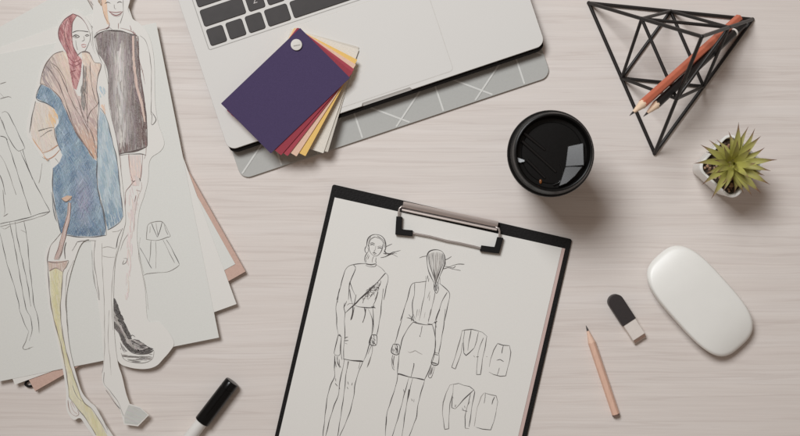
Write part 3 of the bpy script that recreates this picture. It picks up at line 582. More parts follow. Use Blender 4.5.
for pts, wd, c in (([(150, 100), (146, 140), (134, 182), (112, 250), (94, 305), (87, 372), (82, 450)], .65, INK), ([(88, 330), (86, 380)], 1.0, INK), ([(212, 118), (190, 195), (166, 288), (140, 378), (114, 455)], .6, INK), ([(232, 118), (214, 198), (198, 272), (186, 350), (172, 455)], .6, INK), ([(212, 180), (204, 240)], .9, INK), ([(298, 130), (278, 198), (262, 262), (253, 330), (240, 368), (208, 450)], .65, INK), ([(182, 180), (186, 200)], .5, MID), ([(226, 232), (230, 246)], .5, MID), ([(240, 234), (238, 252)], .5, MID)): d.line(pts, wd, c, f=f)
d.done('back_figure_sketch', s2)
d = Draw(zs1); f = zf(445, 320, 7.26)
for pts, wd, c in (([(125, 75), (112, 130), (88, 218), (62, 300), (49, 343), (75, 355), (96, 300), (118, 232), (128, 165)], .6, MID), ([(122, 78), (150, 70), (195, 68), (240, 79), (272, 88), (304, 118)], .65, INK), ([(142, 75), (133, 140), (135, 236)], .65, INK), ([(190, 70), (176, 140), (165, 222)], .65, INK), ([(242, 85), (230, 150), (212, 200)], .5, MID), ([(134, 238), (152, 258), (176, 238), (212, 200)], .8, INK), ([(304, 118), (292, 190), (271, 290), (258, 396), (228, 396), (231, 340), (236, 268)], .65, MID), ([(278, 128), (258, 180), (240, 236), (236, 268)], .55, MID), ([(226, 268), (244, 266)], 1.1, INK), ([(298, 265), (308, 266)], 1.0, LT), ([(205, 258), (216, 270)], .6, LT)): d.line(pts, wd, c, f=f, smooth=False)
d.done('jacket_sketch', s2)
d = Draw(zs1)
for pts, wd, c in (([(382, 170), (352, 220), (332, 280), (322, 340)], .6, MID), ([(382, 170), (420, 184), (468, 185)], .7, INK), ([(468, 185), (478, 232), (465, 312), (440, 404), (400, 408), (352, 396), (318, 376)], .65, MID), ([(422, 184), (416, 212), (412, 242)], .7, INK), ([(374, 293), (400, 286), (426, 301)], .7, INK), ([(394, 345), (386, 378), (378, 402)], .7, INK)): d.line(pts, wd, c, f=f, smooth=False)
d.done('skirt_sketch', s2)
d = Draw(zs1); f = zf(435, 374, 7.03)
for pts, wd, c in (([(130, 70), (104, 76), (80, 130), (56, 200), (52, 282), (68, 388), (96, 384), (98, 290), (106, 205), (126, 130), (130, 72)], .6, MID), ([(130, 72), (166, 66), (200, 79), (242, 86), (272, 110)], .65, INK), ([(122, 140), (118, 236), (142, 245)], .6, INK), ([(142, 245), (200, 180), (272, 110)], .8, INK), ([(272, 108), (280, 126), (264, 200), (250, 296), (240, 372)], .65, INK), ([(240, 382), (212, 380), (210, 300), (226, 230), (250, 140)], .6, INK), ([(138, 212), (148, 240)], .5, MID), ([(150, 215), (136, 230)], .5, MID), ([(190, 236), (204, 258)], .5, MID), ([(236, 180), (242, 196), (228, 220)], .5, MID), ([(186, 252), (206, 258), (228, 262)], .5, INK), ([(206, 222), (212, 240)], .5, MID), ([(118, 150), (130, 170)], .6, MID)): d.line(pts, wd, c, f=f, smooth=False)
d.done('jacket_sketch', s2)
d = Draw(zs1)
for pts, wd, c in (([(345, 132), (324, 160), (298, 230), (282, 320), (275, 368)], .55, LT), ([(286, 374), (330, 386), (392, 392), (412, 340), (430, 262)], .6, INK), ([(430, 262), (440, 195), (430, 152), (378, 142), (350, 134)], .5, MID), ([(352, 130), (352, 160), (346, 206)], .75, INK), ([(418, 160), (406, 186), (400, 214)], .65, INK)): d.line(pts, wd, c, f=f, smooth=False)
d.done('skirt_sketch', s2)

# clip
m_clip = plain('clip_steel', (0.66, 0.58, 0.54, 1), 0.42, metal=0.55, var=0.05, nscale=90, stretch=(1, 30, 1))
A = Vector((402.6, 206.2)); B_ = Vector((497.6, 226.2)); ax = (B_ - A).normalized(); nx_ = Vector((-ax.y, ax.x))  # nx_ points down the page
prof = [(-4.9, 0.0004), (-4.9, 0.0042), (-4.2, 0.0062), (-2.6, 0.0072), (-0.6, 0.0066), (0.9, 0.0044), (1.7, 0.0026), (2.3, 0.0044), (3.0, 0.0060), (3.9, 0.0062), (4.7, 0.0046), (4.9, 0.0024), (4.2, 0.0006)]
mb = MB(); rings = []
for p in (A, B_):
    rings.append([wp(*(p + nx_ * q), zb + h) for q, h in prof])
mb.loft(rings); build('clip_bar', mb, m_clip, cb, smooth=50)
mb = MB(); q0, q1 = A + nx_ * 1.7, B_ + nx_ * 1.7   # black rod darkening the groove between the two rolled lips
mb.tube(wp(*(q0 + ax * 0.4), zb + 0.0030), wp(*(q1 - ax * 0.4), zb + 0.0030), 0.00075); build('groove_rod', mb, m_black, cb, smooth=60)
wire = [((404.5, 207), .0050), ((401.6, 206.5), .0058), ((399.4, 208.5), .0056), ((398.6, 213), .0052), ((398.5, 222), .0046), ((399.0, 230.0), .0042), ((401.2, 231.8), .0042), ((407, 232.6), .0042), ((414, 233.4), .0042), ((430, 236.4), .0042), ((446, 240.6), .0044), ((460, 243.2), .0043), ((474, 246.4), .0042), ((484, 249.0), .0042), ((492, 250.6), .0042), ((496.2, 250.0), .0042), ((497.8, 246), .0044), ((499.2, 238), .0050), ((499.6, 231.5), .0056), ((498.6, 228.4), .0058), ((496, 227.2), .0050)]
mb = MB(); mb.path_tube([wp(x, y, zb + h) for (x, y), h in wire], 0.00095, 8); build('clip_wire', mb, m_metal, cb, smooth=60)
def foot(pa, pb, pc):
    """L-shaped rubber sleeve round the wire's corner"""
    mb = MB(); z = zb + 0.0042; r = 3.0
    pa, pb, pc = (Vector(p) for p in (pa, pb, pc))
    da = (pa - pb).normalized(); dc = (pc - pb).normalized()
    path = [(pa - da * -0.0, dc), (pa.lerp(pb, .6), dc), (pb + dc * .15 + da * .15, dc + da), (pc.lerp(pb, .6), da), (pc, da)]
    sec = [(1, -.0014), (1, .0016), (.72, .0024), (-.72, .0024), (-1, .0016), (-1, -.0014), (-.7, -.0022), (.7, -.0022)]
    mb.loft([[Vector((*wp(*(p + n_ * r * k), z).xy, z + h)) for k, h in sec] for p, n_ in path])
    return build('rubber_foot', mb, m_rubber, cb)
foot((399.3, 216.6), (398.3, 232.0), (412.6, 233.3)); foot((500.2, 237.4), (496.8, 250.4), (480.6, 248.2))

# ------------------------------------------------------------------ desk mat and laptop
th = math.radians(18.46); eu = Vector((math.cos(th), -math.sin(th))); ev = Vector((-math.sin(th), -math.cos(th)))
def loc_fn(o): return lambda a, b_: (o[0] + eu.x * a + ev.x * b_, o[1] + eu.y * a + ev.y * b_)
m_mat = plain('grey_vinyl', P(165, 165, 161), 0.6, var=0.03, nscale=500, bmp=0.08)
m_line = plain('white_print', P(198, 198, 194), 0.6, var=0.02)
zm = 0.0024
mp = [loc_fn((241.6, 179.8))(a, b_) for a, b_ in rrect(0, 0, 326.5, 250, 10, 6)]
mb = MB()
mb.loft([[Vector((*wp(x, y, zm).xy, z)) for x, y in inset_px(mp, i)] for i, z in ((0.3, 0.0002), (0, 0.0006), (0, zm - 0.0003), (0.3, zm))])
LZ = [0.00008]
def mline(x0, y0, x1, y1, ext=0):
    dx, dy = x1 - x0, y1 - y0; l = math.hypot(dx, dy); x0 -= dx * ext; y0 -= dy * ext
    x1 += dx * .3; y1 += dy * .3; inner = inset_px(mp, 1.3); ins = [i / 400 for i in range(401) if Draw.inside(x0 + (x1 - x0) * i / 400, y0 + (y1 - y0) * i / 400, inner)]
    x0, y0, x1, y1 = x0 + (x1 - x0) * ins[0], y0 + (y1 - y0) * ins[0], x0 + (x1 - x0) * ins[-1], y0 + (y1 - y0) * ins[-1]
    n = (-dy / l * 0.85, dx / l * 0.85); LZ[0] += 0.00003; z = zm + LZ[0]
    mb.add([wp(x0 + n[0], y0 + n[1], z), wp(x1 + n[0], y1 + n[1], z), wp(x1 - n[0], y1 - n[1], z), wp(x0 - n[0], y0 - n[1], z)], [(0, 1, 2, 3)], mi=1)
px_, py_ = 80.5, -28.6
for k in range(-1, 3):
    ox, oy = px_ * k, py_ * k
    if k < 3 and k > -2: mline(354 + ox, 112.5 + oy, 362.6 + ox, 138.5 + oy, .8)
    if k < 3: mline(368 + ox, 106.5 + oy, (410.5 if k < 2 else 388.3) + ox, (122.6 if k < 2 else 114.2) + oy, .3)
for k in range(-2, 2):
    mline(420 + px_ * k, 91 + py_ * k, 395.6 + px_ * k, 127.6 + py_ * k, .4)
mat_o = build('desk_mat', mb, [m_mat, m_line]); tag(mat_o, 'flat grey mat printed with thin white lines, under the laptop', 'desk mat')

zt = 0.0150      # top of the laptop
L0 = loc_fn((228.4, 150.8)); LW, LD = 334.4, 250
lp = empty('laptop', wp(360, 30, zm)); tag(lp, 'silver laptop with black keys lying on the grey mat', 'laptop')
m_alu = plain('silver_aluminium', P(201, 199, 195), 0.6, metal=0.0, var=0.015, nscale=1500, spec=0.3)
m_alu_dark = plain('shaded_slot', P(120, 117, 113), 0.6, var=0.03)
m_key = plain('black_keycap', (0.036, 0.030, 0.029, 1), 0.6, var=0.14, nscale=120, bmp=0.03)
m_shadow_base = plain('shadow_underside', (0.009, 0.0075, 0.007, 1), 0.8, spec=0.1)  # near-black stands for the shadow under the laptop's edge
def outline(notch, ins):
    r = 9.0; pts = rrect(ins, ins, LW - ins, LD - ins, r - ins, 7)
    out = []
    # corner order: TR, TL, BL, BR -> the front edge lies between BL's last and BR's first point
    for i, p in enumerate(pts):
        out.append(p)
        if i == 3 * 8 - 1:
            c = 167.2
            out += [(c - 26.5, ins), (c - 25, ins + notch), (c + 25, ins + notch), (c + 26.5, ins)]
    return out
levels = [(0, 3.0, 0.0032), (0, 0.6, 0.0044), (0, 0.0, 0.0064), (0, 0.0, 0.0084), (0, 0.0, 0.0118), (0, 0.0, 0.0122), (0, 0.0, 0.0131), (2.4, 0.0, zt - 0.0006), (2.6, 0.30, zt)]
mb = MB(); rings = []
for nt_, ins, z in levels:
    rings.append([Vector((*wp(*L0(a, b_), zt).xy, z)) for a, b_ in ((a_, b2 - (3.2 if z < 0.0120 and b2 < 4 else 0)) for a_, b2 in outline(nt_, ins))])  # low front edge pushed out to widen the painted shadow band
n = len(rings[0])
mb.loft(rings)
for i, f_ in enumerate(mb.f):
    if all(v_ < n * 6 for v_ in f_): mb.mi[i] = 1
build('base', mb, [m_alu, m_shadow_base], lp, smooth=35)
for a, b_ in ((22, 22), (LW - 22, 22), (22, LD - 22), (LW - 22, LD - 22)):
    mb = MB(); x, y = L0(a, b_); c = wp(x, y, zt); mb.tube((c.x, c.y, zm + 0.0002), (c.x, c.y, 0.0034), 0.006, n=16); build('foot', mb, m_rubber, lp)
# trackpad, its outline a hair-thin step
mb = MB()
tp = [L0(a, b_) for a, b_ in rrect(96, 5, 239, 97, 3.5, 4)]
mb.loft([[wp(x, y, zt + h) for x, y in inset_px(tp, i)] for i, h in ((0, 0.00002), (0.25, 0.00018))])
build('trackpad', mb, m_alu, lp)
mb = MB()
ol = [wp(x, y, zt + 0.00004) for x, y in inset_px(tp, -0.45)]; il = [wp(x, y, zt + 0.00004) for x, y in inset_px(tp, 0.1)]; k_ = len(ol)
mb.add(ol + il, [(i, (i + 1) % k_, k_ + (i + 1) % k_, k_ + i) for i in range(k_)]); build('trackpad_groove', mb, plain('groove_grey', P(192, 189, 183), 0.6), lp)
# keyboard well rim and keys
mb = MB()
kx0, ky0 = 13.5, 101.6
well = [L0(a, b_) for a, b_ in rrect(kx0, ky0, LW - kx0, ky0 + 126, 2.0, 3)]
ol = [wp(x, y, zt + 0.00010) for x, y in inset_px(well, -0.35)]; il = [wp(x, y, zt + 0.00010) for x, y in inset_px(well, 0.45)]; k_ = len(ol)
mb.add(ol + il, [(i, (i + 1) % k_, k_ + (i + 1) % k_, k_ + i) for i in range(k_)])
build('keyboard_rim', mb, plain('rim_grey', P(150, 147, 142), 0.5), lp)
U = 20.35
rows = [[1, 1, 1, 1.32, 5.2, 1.32, 1, 1, 1, 1], [2.32, 1, 1, 1, 1, 1, 1, 1, 1, 1, 1, 2.2], [1.75, 1, 1, 1, 1, 1, 1, 1, 1, 1, 1, 1, 1.75], [1.5] + [1] * 12 + [1.0], [1] * 13 + [1.5]]
zk = zt + 0.0006
zkey = None
for r_, row in enumerate(rows):
    a = 16.6; b0 = 104.6 + r_ * U
    tot = sum(row); sc_ = (LW - 2 * 16.6 + 3.0) / (tot * U)
    for c_, wd in enumerate(row):
        ww = wd * U * (sc_ if c_ > 4 else 1.0)
        if r_ == 0 and c_ == 4: ww = wd * U
        if a + ww - 3 > LW - 15: ww = LW - 14 - a
        kp = [L0(p, q) for p, q in rrect(a, b0, a + ww - 3.0, b0 + U - 3.0, 2.3, 4)]
        mb = MB(); mb.loft([[wp(x, y, zt + h) for x, y in inset_px(kp, i)] for i, h in ((0, 0.0001), (0, 0.0005), (0.5, 0.0008))])
        k = build('key', mb, m_key, lp)
        if r_ == 1 and c_ == 1: zkey = (k, a + (ww - 3) / 2, b0 + (U - 3) / 2)
        a += ww
# the one legend the photograph shows
cu = bpy.data.curves.new('legend', 'FONT'); cu.body = 'Z'; cu.size = 0.0062; cu.align_x = 'CENTER'; cu.align_y = 'CENTER'
to = bpy.data.objects.new('legend_tmp', cu); COL.objects.link(to); bpy.context.view_layer.update()
me = bpy.data.meshes.new_from_object(to.evaluated_get(bpy.context.evaluated_depsgraph_get())); bpy.data.objects.remove(to)
me.materials.append(plain('legend_white', P(190, 186, 182), 0.6))
lg = bpy.data.objects.new('legend', me); COL.objects.link(lg); lg.parent = zkey[0]
x, y = L0(zkey[1], zkey[2]); q = wp(x, y, zt + 0.0009) - Vector(lp['_org']); lg.location = q; lg.rotation_euler = (0, 0, th)

# ------------------------------------------------------------------ colour swatch fan
riv = (296.8, 45.4)
zf0 = zt + 0.0004
sw = empty('swatch_fan', wp(*riv, zf0)); tag(sw, 'fan of fabric colour cards held by a rivet, dark purple card on top', 'colour swatches')
d0 = Vector((-.723, .691)); s0 = Vector((.707, .707))
cards = [('grey_card', (190, 184, 174), 29.8, 0), ('pale_card', (206, 200, 190), 27.4, .0010), ('yellow_card', (226, 178, 108), 18.0, .0072), ('beige_card', (208, 176, 156), 13.4, .0082), ('rose_card', (156, 70, 80), 8.8, .0092), ('red_card', (142, 62, 72), 5.4, .0102), ('purple_card', (70, 60, 89), 0, .0112)]
for i, (nm, c, rot, h) in enumerate(cards):
    a = math.radians(-rot); ca, sa = math.cos(a), math.sin(a); z = zf0 + h + 0.0007
    R2 = lambda p: Vector((p.x * ca - p.y * sa, p.x * sa + p.y * ca))
    poly = []
    for l, s_ in ((-14.7, -10.4), (94.8, -10.4), (94.8, 60.1), (-14.7, 60.1)):
        q = R2(d0 * l + s0 * s_); poly.append((riv[0] + q.x, riv[1] + q.y))
    mb = MB(); slab(mb, rounded_poly(poly, 0.8, 3), z - 0.0007, z)
    m = plain(nm.replace('card', 'cloth'), P(*c, 1.32), 0.9, var=0.10, nscale=1400, bmp=0.35, bdist=0.0002, spec=0.1)
    o = build(nm, mb, m, sw); o.name = 'colour_card'; o['label'] = nm.replace('_', ' ') + ' of the fan'
mb = MB(); c = wp(*riv, zf0 + 0.0095); rz = zf0 + 0.0119
mb.lathe([(0.0001, zf0 + 0.0001), (0.0022, zf0 + 0.0001), (0.0022, rz + 0.0001), (0.0050, rz + 0.0001), (0.0052, rz + 0.0005), (0.0052, rz + 0.0014), (0.0050, rz + 0.0018), (0.0046, rz + 0.0019), (0.0001, rz + 0.0019)], c, 40)
rv = build('rivet', mb, plain('white_enamel', P(200, 196, 190), 0.6), sw, smooth=35)
mb = MB(); q = Vector((.97, -.17)); e = Vector((-q.y, q.x))
pts = [wp(riv[0] + q.x * a_ + e.x * b_, riv[1] + 0 + q.y * -a_ * -1 + e.y * b_, rz + 0.00205) for a_, b_ in ((-3.4, -.45), (3.4, -.45), (3.4, .45), (-3.4, .45))]
mb.add(pts, [(0, 1, 2, 3)]); build('screw_slot', mb, plain('slot_grey', P(150, 146, 140), 0.6), rv)

# ------------------------------------------------------------------ takeaway cup
zr = 0.1045; cc_ = wp(553.6, 152.4, zr)
cup = empty('takeaway_cup', (cc_.x, cc_.y, 0)); tag(cup, 'black takeaway coffee cup with a glossy black lid seen from above', 'coffee cup')
mb = MB(); mb.lathe([(0.0001, 0.003), (0.0235, 0.003), (0.0240, 0.0003), (0.0250, 0.0003), (0.0342, 0.0850), (0.0352, 0.0862), (0.0358, 0.0874)], cc_)
build('cup_body', mb, plain('black_card', (0.02, 0.018, 0.017, 1), 0.6), cup, smooth=40)
R = 0.0325
mb = MB(); mb.lathe([(0.0362, 0.0835), (0.0368, 0.0838), (0.0371, 0.0850), (0.0371, 0.0868), (0.0366, 0.0880), (0.0352, 0.0888), (0.0349, 0.0900), (0.0346, 0.0925), (0.0350, 0.0934), (0.0350, 0.0944), (0.0343, 0.0955), (0.0334, 0.1010), (0.0332, 0.1030), (0.0326, 0.1042), (0.0318, 0.1045), (0.0310, 0.1041), (0.0306, 0.1028), (0.0300, 0.0965), (0.0292, 0.0953), (0.0262, 0.0951), (0.0255, 0.0958), (0.0120, 0.0962), (0.0001, 0.0962)], cc_, 96)
lid = build('lid', mb, m_lid, cup, smooth=40)
# folded-up sipping tab inside the rim
def facet(zc, pts, pc, gx, gy):
    q = wp(*pc, zc); out = []
    for x, y in pts:
        w_ = wp(x, y, zc); w_.z = zc + gx * (w_.x - q.x) + gy * (w_.y - q.y); out.append(w_)
    return out
mb = MB()
t1 = facet(0.0995, [(568.2, 146), (583.2, 143), (583.6, 165.5), (565.6, 166.6)], (575, 156), .285, -.075)
t2 = facet(0.0990, [(565.6, 166.6), (583.6, 165.5), (575, 176), (566.5, 183.4), (558.5, 186.5)], (570, 172), .135, -.235)
for t in (t1, t2):
    k_ = len(t); mb.loft([[Vector((p.x, p.y, 0.0955)) for p in t], t])
build('sip_tab', mb, m_tab, lid, bevel=0.0004)
mb = MB(); mb.path_tube([Vector((*wp(x, y, 0.0975).xy, 0.0972)) for x, y in cat_rom([(560, 163.5), (562.4, 169), (562.8, 176), (559.5, 182), (553, 185)], .8)], 0.0006, 8)
build('tab_seam', mb, m_tab, lid, smooth=60)
for x0, y0, x1, y1 in ((524, 133, 545, 150), (522, 141, 556, 172), (527, 160, 545, 178)):
    a, b_ = wp(x0, y0, .0965), wp(x1, y1, .0965); a.z = b_.z = 0.0961; mb = MB(); mb.tube(a, b_, 0.0016, 0.0012, 10); build('lid_rib', mb, m_tab, lid, smooth=60)

mb = MB(); t3 = facet(0.0975, [(517.5, 157.5), (524.5, 160.2), (524.2, 161.6), (520, 162.6), (516.6, 161)], (520.5, 160), .20, -.17)
mb.loft([[Vector((p.x, p.y, 0.0955)) for p in t3], t3]); build('glint_facet', mb, m_tab, lid)  # facet added to mirror the window light as a small white glint
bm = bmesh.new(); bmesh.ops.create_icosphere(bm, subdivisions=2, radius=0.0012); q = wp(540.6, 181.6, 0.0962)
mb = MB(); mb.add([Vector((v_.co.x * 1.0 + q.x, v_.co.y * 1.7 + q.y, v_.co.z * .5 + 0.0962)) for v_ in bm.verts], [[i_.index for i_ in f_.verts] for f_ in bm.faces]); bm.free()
build('amber_glint', mb, plain('glint_brown', (0.22, 0.075, 0.02, 1), 0.15), lid, smooth=80)  # brown blob added to stand for an amber reflection on the lid

# ------------------------------------------------------------------ wire pencil holder (tetrahedron with an inner octahedron)
rr = 0.00165
wA, wB, wC = wp(588.8, 3.0, rr), wp(654.6, 153.4, rr), wp(752.4, 19.4, rr)
ctr = (wA + wB + wC) / 3; edge = ((wA - wB).length + (wB - wC).length + (wA - wC).length) / 3
wJ = ctr + Vector((0, 0, edge * 0.8165))
wh = empty('pencil_holder', (ctr.x, ctr.y, 0)); tag(wh, 'black wire tetrahedron pencil holder standing with two pencils through it', 'pencil holder')
m_rod = plain('black_powder_coat', (0.014, 0.011, 0.010, 1), 0.45, var=0.2, nscale=900, bmp=0.06)
mid = lambda a, b_: (a + b_) / 2
F_, I_, M_, D_, G_, K_ = mid(wA, wB), mid(wA, wC), mid(wB, wC), mid(wA, wJ), mid(wB, wJ), mid(wC, wJ)
for a, b_ in ((wA, wB), (wB, wC), (wA, wC), (wA, wJ), (wB, wJ), (wC, wJ), (F_, I_), (F_, M_), (I_, M_), (D_, F_), (D_, I_), (D_, K_), (D_, G_), (G_, F_), (G_, M_), (K_, I_), (K_, M_), (K_, G_)):
    mb = MB(); dd = (b_ - a).normalized() * 0.0011
    short = (a - b_).length < edge * 0.7
    mb.tube(a + dd * (1 if short else 0), b_ - dd * (1 if short else 0), rr * (0.93 if short else 1.0), n=12); build('rod', mb, m_rod, wh, smooth=50)
for p in (wA, wB, wC, wJ, F_, I_, M_, D_, G_, K_):
    bm = bmesh.new(); bmesh.ops.create_icosphere(bm, subdivisions=2, radius=rr * 1.18)
    mb = MB(); mb.add([v_.co + p for v_ in bm.verts], [[q.index for q in f_.verts] for f_ in bm.faces]); bm.free()
    build('joint', mb, m_rod, wh, smooth=60)

# ------------------------------------------------------------------ pencils
def hexring(c, d_, r, roll=0.2, n=6, rot=0):
    q = d_.to_track_quat('Z', 'Y').to_matrix()
    return [c + q @ Vector((r * math.cos(t), r * math.sin(t), 0)) for t in (roll + 2 * math.pi * i / n for i in range(n))]
m_lead = plain('graphite', (0.055, 0.05, 0.05, 1), 0.4, var=0.2)
m_cedar = plain('sharpened_wood', P(222, 192, 166), 0.75, var=0.06, nscale=300, stretch=(1, 1, 1))
def pencil(tip, end, r, mat_body, label, group, cone=0.020, lead=0.0055, ring=None, cedar=None, end_mat=None, cap=0.0):
    tip, end = Vector(tip), Vector(end); d_ = (end - tip).normalized()
    root = empty('pencil', end); tag(root, label, 'pencil', group)
    rl = 0.0011
    mb = MB(); body0 = tip + d_ * (cone - 0.001); 
    rings = [hexring(body0, d_, r * 1.0), hexring(end - d_ * cap, d_, r)]
    # round the arrises a little by using 12 points
    def ring12(c):
        h_ = hexring(c, d_, r); out = []
        for i in range(6):
            a, b_ = h_[i], h_[(i + 1) % 6]; out += [a.lerp(b_, 0.12), a.lerp(b_, 0.88)]
        return out
    mb.loft([ring12(body0), ring12(end - d_ * cap)]); build('body', mb, mat_body, root, smooth=25)
    mb = MB(); n_ = 24
    def circ(c, rad, wave=0): 
        q = d_.to_track_quat('Z', 'Y').to_matrix()
        return [c + q @ Vector((rad * math.cos(t), rad * math.sin(t), 0)) + d_ * wave * math.cos(6 * t) for t in (2 * math.pi * i / n_ for i in range(n_))]
    mb.loft([circ(tip + d_ * lead, rl), circ(tip + d_ * cone, r * 0.93, 0.0)]); build('wood_cone', mb, cedar or m_cedar, root, smooth=40)
    mb = MB(); mb.loft([circ(tip, 0.0002), circ(tip + d_ * (lead + 0.0003), rl * 1.04)]); build('lead', mb, m_lead, root, smooth=40)
    if cap:
        mb = MB(); q = ring12(end - d_ * cap)
        mb.loft([[p for p in q], [p - d_ * 0 + d_ * cap for p in q]]); build('end_cap', mb, end_mat, root, smooth=25)
    if ring:
        mb = MB(); p0 = tip + d_ * ring[0]; mb.loft([circ(p0, r * 1.03), circ(p0 + d_ * ring[1], r * 1.03)]); build('ring', mb, plain('white_paint', P(214, 208, 202), 0.4), root, smooth=40)
    return root
m_orange = plain('orange_lacquer', P(190, 104, 78, 1.2), 0.42, var=0.05, nscale=200)
m_blackl = plain('black_lacquer', (0.014, 0.013, 0.013, 1), 0.35, var=0.15)
pencil(wp(629.6, 115.6, 0.100), wp(738.6, 18.4, 0.0070), 0.0042, m_orange, 'orange pencil leaning through the black wire holder', 'pencils in the wire holder')
pencil(wp(643.4, 116.6, 0.088), wp(743.6, 23.6, 0.0085), 0.0040, m_blackl, 'black pencil leaning through the wire holder, its point beside the orange one', 'pencils in the wire holder', ring=(0.146, 0.0020))
rp = 0.0037; zp = rp * 0.87 + 0.0003
m_natural = plain('bare_pencil_wood', P(206, 170, 150), 0.7, var=0.06, nscale=160, stretch=(6, 1, 1), bmp=0.06)
pencil(wp(586.0, 325.5, zp), wp(616.2, 415.6, zp), rp, m_natural, 'short natural wood pencil lying on the table beside the eraser', None, cone=0.017, lead=0.0052, cedar=plain('bare_wood_cone', P(212, 180, 160), 0.75), cap=0.0016, end_mat=plain('dark_end', P(104, 82, 74), 0.6))

# ------------------------------------------------------------------ eraser
er = empty('eraser', wp(625, 319, 0)); tag(er, 'small white eraser in a rounded black sleeve, lying near the mouse', 'eraser')
ed = Vector((.545, .838)); en = Vector((.838, -.545)); E0 = Vector((610.0, 294.5)); ew = 7.7
def ep(a, s_): p = E0 + ed * a + en * s_; return (p.x + 2.6, p.y + 1.4)
hE = 0.0105
def bar(outl, z0, z1, rb=0.5):
    mb = MB(); mb.loft([[Vector((*wp(x, y, z1).xy, z)) for x, y in inset_px(outl, i)] for i, z in ((rb, z0), (0, z0 + 0.0008), (0, z1 - 0.0012), (rb * .4, z1 - 0.0004), (rb * 1.3, z1))]); return mb
sleeve = [ep(a, s_) for a, s_ in [(31.5, ew), (31.5, -ew)]] + [ep(7.0 - 7.0 * math.cos(t) , -ew + (7.7 - 7.7 * math.cos(0)) + 0) for t in ()]
arc = [ep(7.2 - 7.2 * math.sin(t), -ew * math.cos(t)) for t in (math.pi * i / 14 for i in range(15))]
sleeve = [ep(31.5, -ew)] + arc + [ep(31.5, ew)]
build('sleeve', bar(sleeve, 0.0002, hE), plain('dark_sleeve', (0.032, 0.025, 0.025, 1), 0.55, var=0.12, nscale=700), er, smooth=40)
mb = MB(); wy = ew - 0.7
sec = [(-30, hE - 0.0006), (0, hE - 0.0006)]
top = [(20, hE - 0.0007), (48.8, hE - 0.0008), (53.8, hE * 0.45), (53.8, 0.0003), (20, 0.0003)]
ringsE = []
for s_ in (-wy, -wy + 0.6, wy - 0.6, wy):
    ins = 0.0005 if abs(abs(s_) - wy) < .01 else 0
    ringsE.append([Vector((*wp(*ep(a, s_), hE).xy, z - (ins if z > 0.004 else -ins))) for a, z in top])
mb.loft(ringsE); build('rubber', mb, plain('white_vinyl', P(206, 198, 191), 0.7, var=0.03, nscale=250), er, smooth=25)
mb = MB(); lt = [Vector((*wp(*ep(a, s_), hE).xy, 0)) for a, s_ in ((49.4, -wy + .5), (49.4, wy - .5), (53.3, wy - .5), (53.3, -wy + .5))]
zz = [hE - 0.0008 - (0.6 / 5.0) * (hE * .55 - .0008) + 0.00008, 0, hE - 0.0008 - (4.5 / 5.0) * (hE * .55 - .0008) + 0.00008]
lt[0].z = lt[1].z = zz[0]; lt[2].z = lt[3].z = zz[2]
mb.add(lt, [(0, 1, 2, 3)]); build('end_patch', mb, plain('brownish_rubber', P(176, 150, 136), 0.8, var=0.12, nscale=400), er)  # brownish patch laid over the slanted end face

# ------------------------------------------------------------------ marker
mk = empty('marker_pen', wp(205, 420, 0)); tag(mk, 'marker pen with a white barrel and a glossy black cap', 'marker')
rm = 0.0072; md = Vector((-.605, .796))
def mkp(a, z): p = Vector((232.4, 381.6)) + md * a; return wp(p.x, p.y, z)
zc = rm + 0.0003
def axial(profile, mat, name, seg=28):
    mb = MB(); a0, a1 = mkp(0, zc), mkp(40, zc); d_ = (a1 - a0).normalized(); s_ = (a1 - a0).length / 40
    q = d_.to_track_quat('Z', 'Y').to_matrix()
    mb.loft([[a0 + d_ * (a * s_) + q @ Vector((r * math.cos(t), r * math.sin(t), 0)) for t in (2 * math.pi * i / seg for i in range(seg))] for a, r in profile])
    return build(name, mb, mat, mk, smooth=40)
capo = axial([(-.2, 0.0048), (0.0, 0.0062), (0.6, 0.0066), (1.2, 0.0068), (8, 0.0070), (8.3, 0.0067), (9.0, 0.0067), (9.3, 0.0070), (49.2, rm), (50, rm), (50.6, 0.0067)], m_gloss, 'cap')
axial([(50.3, 0.0056), (70, 0.0058), (138, 0.0058), (141, 0.0050)], plain('white_barrel', P(206, 204, 200), 0.45, var=0.02), 'barrel')
mb = MB(); pa, pb = mkp(1.5, 0), mkp(38, 0); pa.z = pb.z = zc + rm + 0.0002
sx = Vector((0.0011, 0.0009, 0)); clip_pts = [pa - sx, pb - sx, pb + sx, pa + sx]
mb.loft([[p + Vector((0, 0, -0.0012)) for p in clip_pts], [p + Vector((0, 0, 0.0006)) for p in clip_pts]]); build('pocket_clip', mb, m_gloss, mk, bevel=0.0003)

# ------------------------------------------------------------------ mouse
ms = empty('computer_mouse', wp(700, 301, 0)); tag(ms, 'white wireless computer mouse with a smooth low domed top', 'mouse')
ma = Vector((.668, .744)); mn = Vector((.744, -.668)); hl, hw = 61.8, 31.6
mc = Vector((700.6, 301.2)); Zm = 0.0140
def mpt(a, s_, z):
    p = mc + ma * a + mn * s_; q = wp(p.x, p.y, Zm); q.z = z; return q
def mtop(u, v_):   # u along (-1..1), v across
    return 0.0110 + 0.0076 * (1 - abs(u) ** 3.6) + 0.0012 * (1 - v_ * v_) * (1 - abs(u) ** 3)
def se(t, k, n_=3.4):
    c, s_ = math.cos(t), math.sin(t)
    return k * math.copysign(abs(c) ** (2 / n_), c), k * math.copysign(abs(s_) ** (2 / 3.0), s_)
NS = 96; rings = []
for k in (1.0, 0.99, 0.975, 0.955, 0.92, 0.83, 0.72, 0.58, 0.42, 0.26, 0.1):
    rg = []
    for i in range(NS):
        u, v_ = se(2 * math.pi * i / NS, k)
        drop = 0.0024 * max(0, (k - 0.94) / 0.06) ** 2.2
        rg.append(mpt(u * hl, v_ * hw, mtop(u * .97, v_ * .97) - drop))
    rings.append(rg)
mb = MB()
